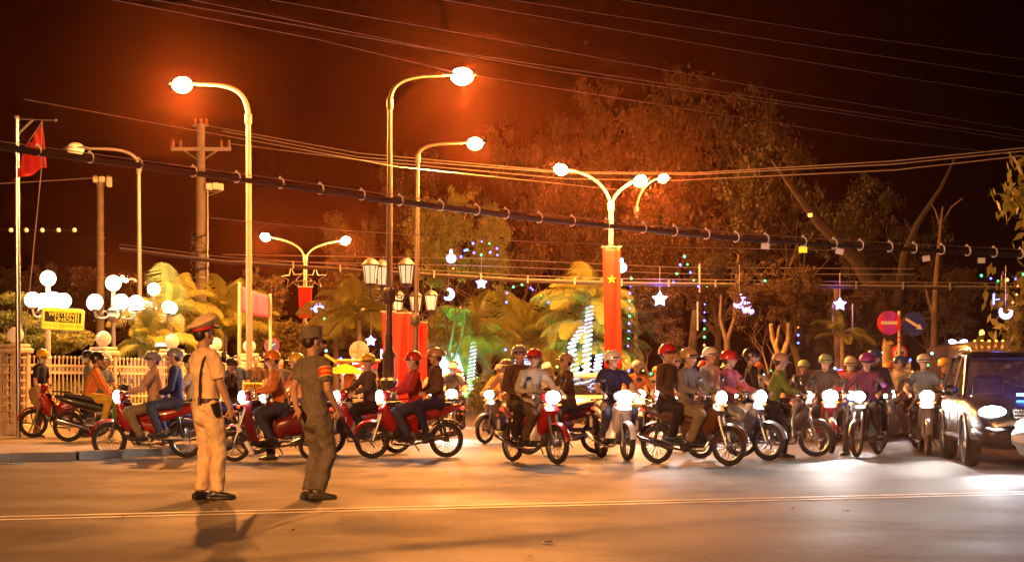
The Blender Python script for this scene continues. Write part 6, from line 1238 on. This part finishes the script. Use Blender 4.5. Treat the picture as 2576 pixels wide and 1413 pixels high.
# ------------------------------------------------------------ cars
def car(label, loc, rz, pt, suv=False, lights=None, power=60, plate=None, driver=None, sx=1., rails=False, beams=True, name="car", group="cars in the queue"):
    r = thing(name, label, "car", loc, rz, group); hz_ = 1.62 if suv else 1.46; gc = .24 if suv else .18; belt_ = 1.02 if suv else .92; wd = .93 if suv else .87
    L2 = 2.25; hb = belt_ - (.02 if suv else .08)
    b = MB(); b.loft([(-L2, .62, wd * .70, .26, 4), (-L2 + .12, (gc + belt_) / 2, wd * .93, (belt_ - gc) / 2, 5), (-1.2, (gc + belt_) / 2, wd, (belt_ - gc) / 2, 5), (0, (gc + belt_) / 2, wd, (belt_ - gc) / 2, 5), (1.0, (gc + belt_) / 2, wd, (belt_ - gc) / 2, 5),
            (1.3, (gc + hb) / 2, wd * .99, (hb - gc) / 2, 4.5), (1.85, (gc + hb - .06) / 2, wd * .96, (hb - .06 - gc) / 2, 4), (2.15, (gc + hb - .16) / 2, wd * .88, (hb - .20 - gc) / 2, 3.5), (L2 + .02, .55, wd * .70, .20, 3)], n=28)
    obj("body", b, r, pt)
    xr, xf = (-1.95, .95) if suv else (-1.5, .95); rr, rf = (-1.75, .15) if suv else (-.9, .1); tw = wd * .80
    obj("roof", MB().loft([(rr - .06, hz_ - .08, tw * .7, .02, 3), (rr + .05, hz_ - .02, tw * .97, .04, 4), ((rr + rf) / 2, hz_ + .01, tw, .045, 4), (rf - .05, hz_ - .03, tw * .97, .04, 4), (rf + .06, hz_ - .07, tw * .85, .015, 3)], n=20), r, pt)
    for s in (1, -1):
        for (x0, x1, nm) in ((xf, rf, "front_pillar"), (xr, rr, "rear_pillar"), (-.35, -.35, "door_pillar")): obj(nm, MB().tube([(x0, s * wd * .93, belt_ - .02), (x1, s * tw * .97, hz_ - .04)], .035, n=6), r, pt if nm != "door_pillar" else m_black)
        vs = [(xf - .06, s * wd * .93, belt_), (xr + .06, s * wd * .93, belt_), (rr, s * tw * .98, hz_ - .07), (rf - .04, s * tw * .98, hz_ - .07)]
        q = MB(); q.add(vs + [(x, y - s * .012, z) for x, y, z in vs], [(0, 1, 2, 3), (7, 6, 5, 4)] + [(i, (i + 1) % 4, 4 + (i + 1) % 4, 4 + i) for i in range(4)]); obj("side_window", q, r, m_tint, smooth=False)
        m_ = obj("mirror", MB().ell((.88, s * (wd + .13), belt_ + .06), (.07, .11, .08), n=12, m=8), r, pt); 
        hl = obj("headlight", MB().ell((L2 - .12, s * wd * .68, hb - .22), (.13, .19, .085), M=Matrix.Rotation(s * .35, 3, 'Z'), n=16, m=10), r, m_hl if lights else m_hloff)
        obj("fog_light", MB().ell((L2 - .05, s * wd * .62, .42), (.05, .09, .05), n=12, m=8), r, m_hloff); obj("tail_light", MB().box((-L2 + .06, s * wd * .80, .85), (.06, .18, .2), bev=.02), r, m_red)
        if lights and beams: lamp("headlight_beam", 'SPOT', power * 8, (1, .95, .9), (L2 + .06, s * wd * .66, hb - .22), r, size=.06, aim=(1, 0, -.07), cone=R_(55), blend=.9)
        obj("door_seam", MB().box((-.38, s * (wd + .001), (gc + belt_) / 2), (.012, .012, belt_ - gc - .16)).box((.62, s * (wd + .001), (gc + belt_) / 2), (.012, .012, belt_ - gc - .16)).box((-.2, s * (wd + .001), .42), (2.3, .014, .05)), r, m_black)
        for x in (-.62, .30): obj("door_handle", MB().box((x - .1, s * (wd + .015), belt_ - .16), (.16, .03, .03), bev=.008), r, m_chrome)
        if rails: obj("roof_rail", MB().tube([(rr + .1, s * tw * .86, hz_ + .03), (rr + .25, s * tw * .86, hz_ + .09), (rf - .3, s * tw * .86, hz_ + .09), (rf - .15, s * tw * .86, hz_ + .03)], .018, n=6), r, m_chrome)
        for x in (1.38, -1.38):
            t_ = obj("tyre", CTY, r); t_.location = (x, s * (wd - .10), .345); obj("rim", CRI, t_)
            obj("wheel_arch", MB().tube([(x + .41 * math.cos(a), s * (wd + .005), .345 + .41 * math.sin(a)) for a in np.linspace(-.15, math.pi + .15, 16)], .025, n=6), r, m_black)
    for nm, x0, x1, in (("windscreen", xf, rf), ("rear_window", xr, rr)):
        vs = [(x0, wd * .90, belt_), (x0, -wd * .90, belt_), (x1, -tw * .93, hz_ - .05), (x1, tw * .93, hz_ - .05)]; d_ = -.012 if x0 > x1 else .012
        q = MB(); q.add(vs + [(x + d_, y, z - .01) for x, y, z in vs], [(0, 1, 2, 3), (7, 6, 5, 4)] + [(i, (i + 1) % 4, 4 + (i + 1) % 4, 4 + i) for i in range(4)]); obj(nm, q, r, m_tint, smooth=False)
    gr_ = obj("grille", MB().box((L2 - .02, 0, hb - .24), (.08, wd * .80, .15), bev=.02), r, m_black)
    for i in range(3): obj("grille_bar", MB().box((L2 + .03, 0, hb - .29 + i * .05), (.012, wd * .78, .012)), gr_, m_chrome)
    obj("bumper", MB().loft([(L2 - .30, .48, wd * .97, .15, 4), (L2 - .02, .46, wd * .86, .15, 4), (L2 + .06, .44, wd * .74, .10, 4)], n=20), r, pt); obj("lower_intake", MB().box((L2 + .045, 0, .37), (.03, .80, .10), bev=.01), r, m_black)
    obj("rear_bumper", MB().loft([(-L2 + .2, .48, wd * .96, .14, 4), (-L2 - .05, .47, wd * .80, .10, 4)], n=20), r, pt)
    pl_ = obj("number_plate", MB().box((L2 + .085, 0, .52), (.012, .42, .13)), r, m_plate)
    obj("dashboard", MB().box((.72, 0, belt_ - .05), (.3, wd * 1.6, .12), bev=.03), r, m_black)
    for y in (-.38, .38): obj("front_seat", MB().box((-.2, y, 1.0 if suv else .86), (.14, .46, .62), bev=.06), r, m_seat)
    obj("steering_wheel", MB().tube([(.50 + .05 * math.sin(a), .38 + .17 * math.cos(a), belt_ + .02 + .15 * math.sin(a)) for a in np.linspace(0, 6.283, 17)[:-1]], .014, n=6, closed=True), r, m_black)
    for k_ in (1, -1): obj("wiper", MB().tube([(xf + .0, k_ * .1 + .3, belt_ + .02), (xf - .22, k_ * .1 - .2, belt_ + .20)], .008, n=4), r, m_black)
    return r
CTY, CRI = wheel_meshes(.345, .105, 10)
m_tint = bpy.data.materials.new("tinted_glass"); m_tint.use_nodes = True; q = m_tint.node_tree.nodes["Principled BSDF"]; q.inputs["Base Color"].default_value = (.02, .025, .03, 1); q.inputs["Roughness"].default_value = .03; q.inputs["Alpha"].default_value = .35
sv = G(2556, 25.6); car("dark off-road car with roof rails nosing in at right, driver visible", sv, R_(-98), paint("graphite", (.006, .006, .010)), suv=True, lights=True, power=55, rails=True)
person("driver", "driver in a pale shirt behind the off-road car's windscreen", sv + Matrix.Rotation(R_(-98), 3, 'Z') @ Vector((-.05, .38, .22)), R_(-98), shirt=C["sky"], trousers=C["dkgrey"])
lamp("neon_glow", 'POINT', 70, (.08, .10, 1), sv + Matrix.Rotation(R_(-98), 3, 'Z') @ Vector((1.5, .1, 1.35)), size=.15)
t = thing("neon_strip", "blue neon strip along the front edge of the off-road car's bonnet", "neon light", sv + Matrix.Rotation(R_(-98), 3, 'Z') @ Vector((1.75, .1, 1.02)), R_(-98)); obj("tube", MB().tube([(0, -.35, 0), (0, .55, 0)], .018, n=8), t, glow("neon_cyan", (.08, .45, 1), 10))
car("dark saloon car waiting behind the riders left of the sign post", G(2100, 37.5), R_(-98), paint("black_blue", (.02, .02, .028)), lights=False, group="cars in the queue")
car("pale saloon car coming straight on behind the red banner's foot", G(1492, 46), R_(-98), paint("champagne", (.55, .46, .36)), lights=True, power=14)
car("silver car whose nose just enters at the right edge", G(3010, 22.3), R_(-166), PS, lights=True, power=60, beams=False)
mb = thing("minibus", "large dark minibus with orange roof lights far behind the off-road car", "minibus", G(2450, 60), R_(-90)); 
obj("body", MB().loft([(-3, 1.5, .98, 1.15, 7), (0, 1.5, 1.0, 1.18, 7), (2.6, 1.5, 1.0, 1.18, 7), (2.95, 1.35, .95, .98, 5), (3.02, 1.1, .85, .6, 4)], n=28), mb, paint("dull_grey", (.10, .09, .09)))
obj("windscreen", MB().box((2.93, 0, 1.75), (.12, 1.66, .75), bev=.05, M=Matrix.Rotation(R_(-8), 3, 'Y')), mb, m_tint)
for y in np.linspace(-.7, .7, 7): obj("marker_light", MB().ell((2.75, y, 2.68), (.03, .05, .03), n=8, m=6), mb, glow("marker_orange", (1, .25, .03), 7))
for s in (1, -1): obj("headlight", MB().ell((3.0, s * .7, .85), (.06, .14, .1), n=12, m=8), mb, m_hloff); obj("mirror", MB().box((2.95, s * 1.12, 1.9), (.08, .16, .3), bev=.03), mb, m_black)
for x in (2, -2):
    for s in (1, -1): w = obj("tyre", CTY, mb); w.location = (x, s * .88, .345); obj("rim", CRI, w)
t = thing("torch_light", "small orange flame-like lamp beside the minibus roof", "lamp", P(2470, 838, 60)); obj("bulb", MB().ell((0, 0, 0), (.09, .09, .13), n=10, m=8), t, glow("marker_orange", (1, .25, .03), 7)); obj("stalk", MB().tube([(0, 0, -.1), (0, 0, -3.0)], .03, n=6), t, m_black)
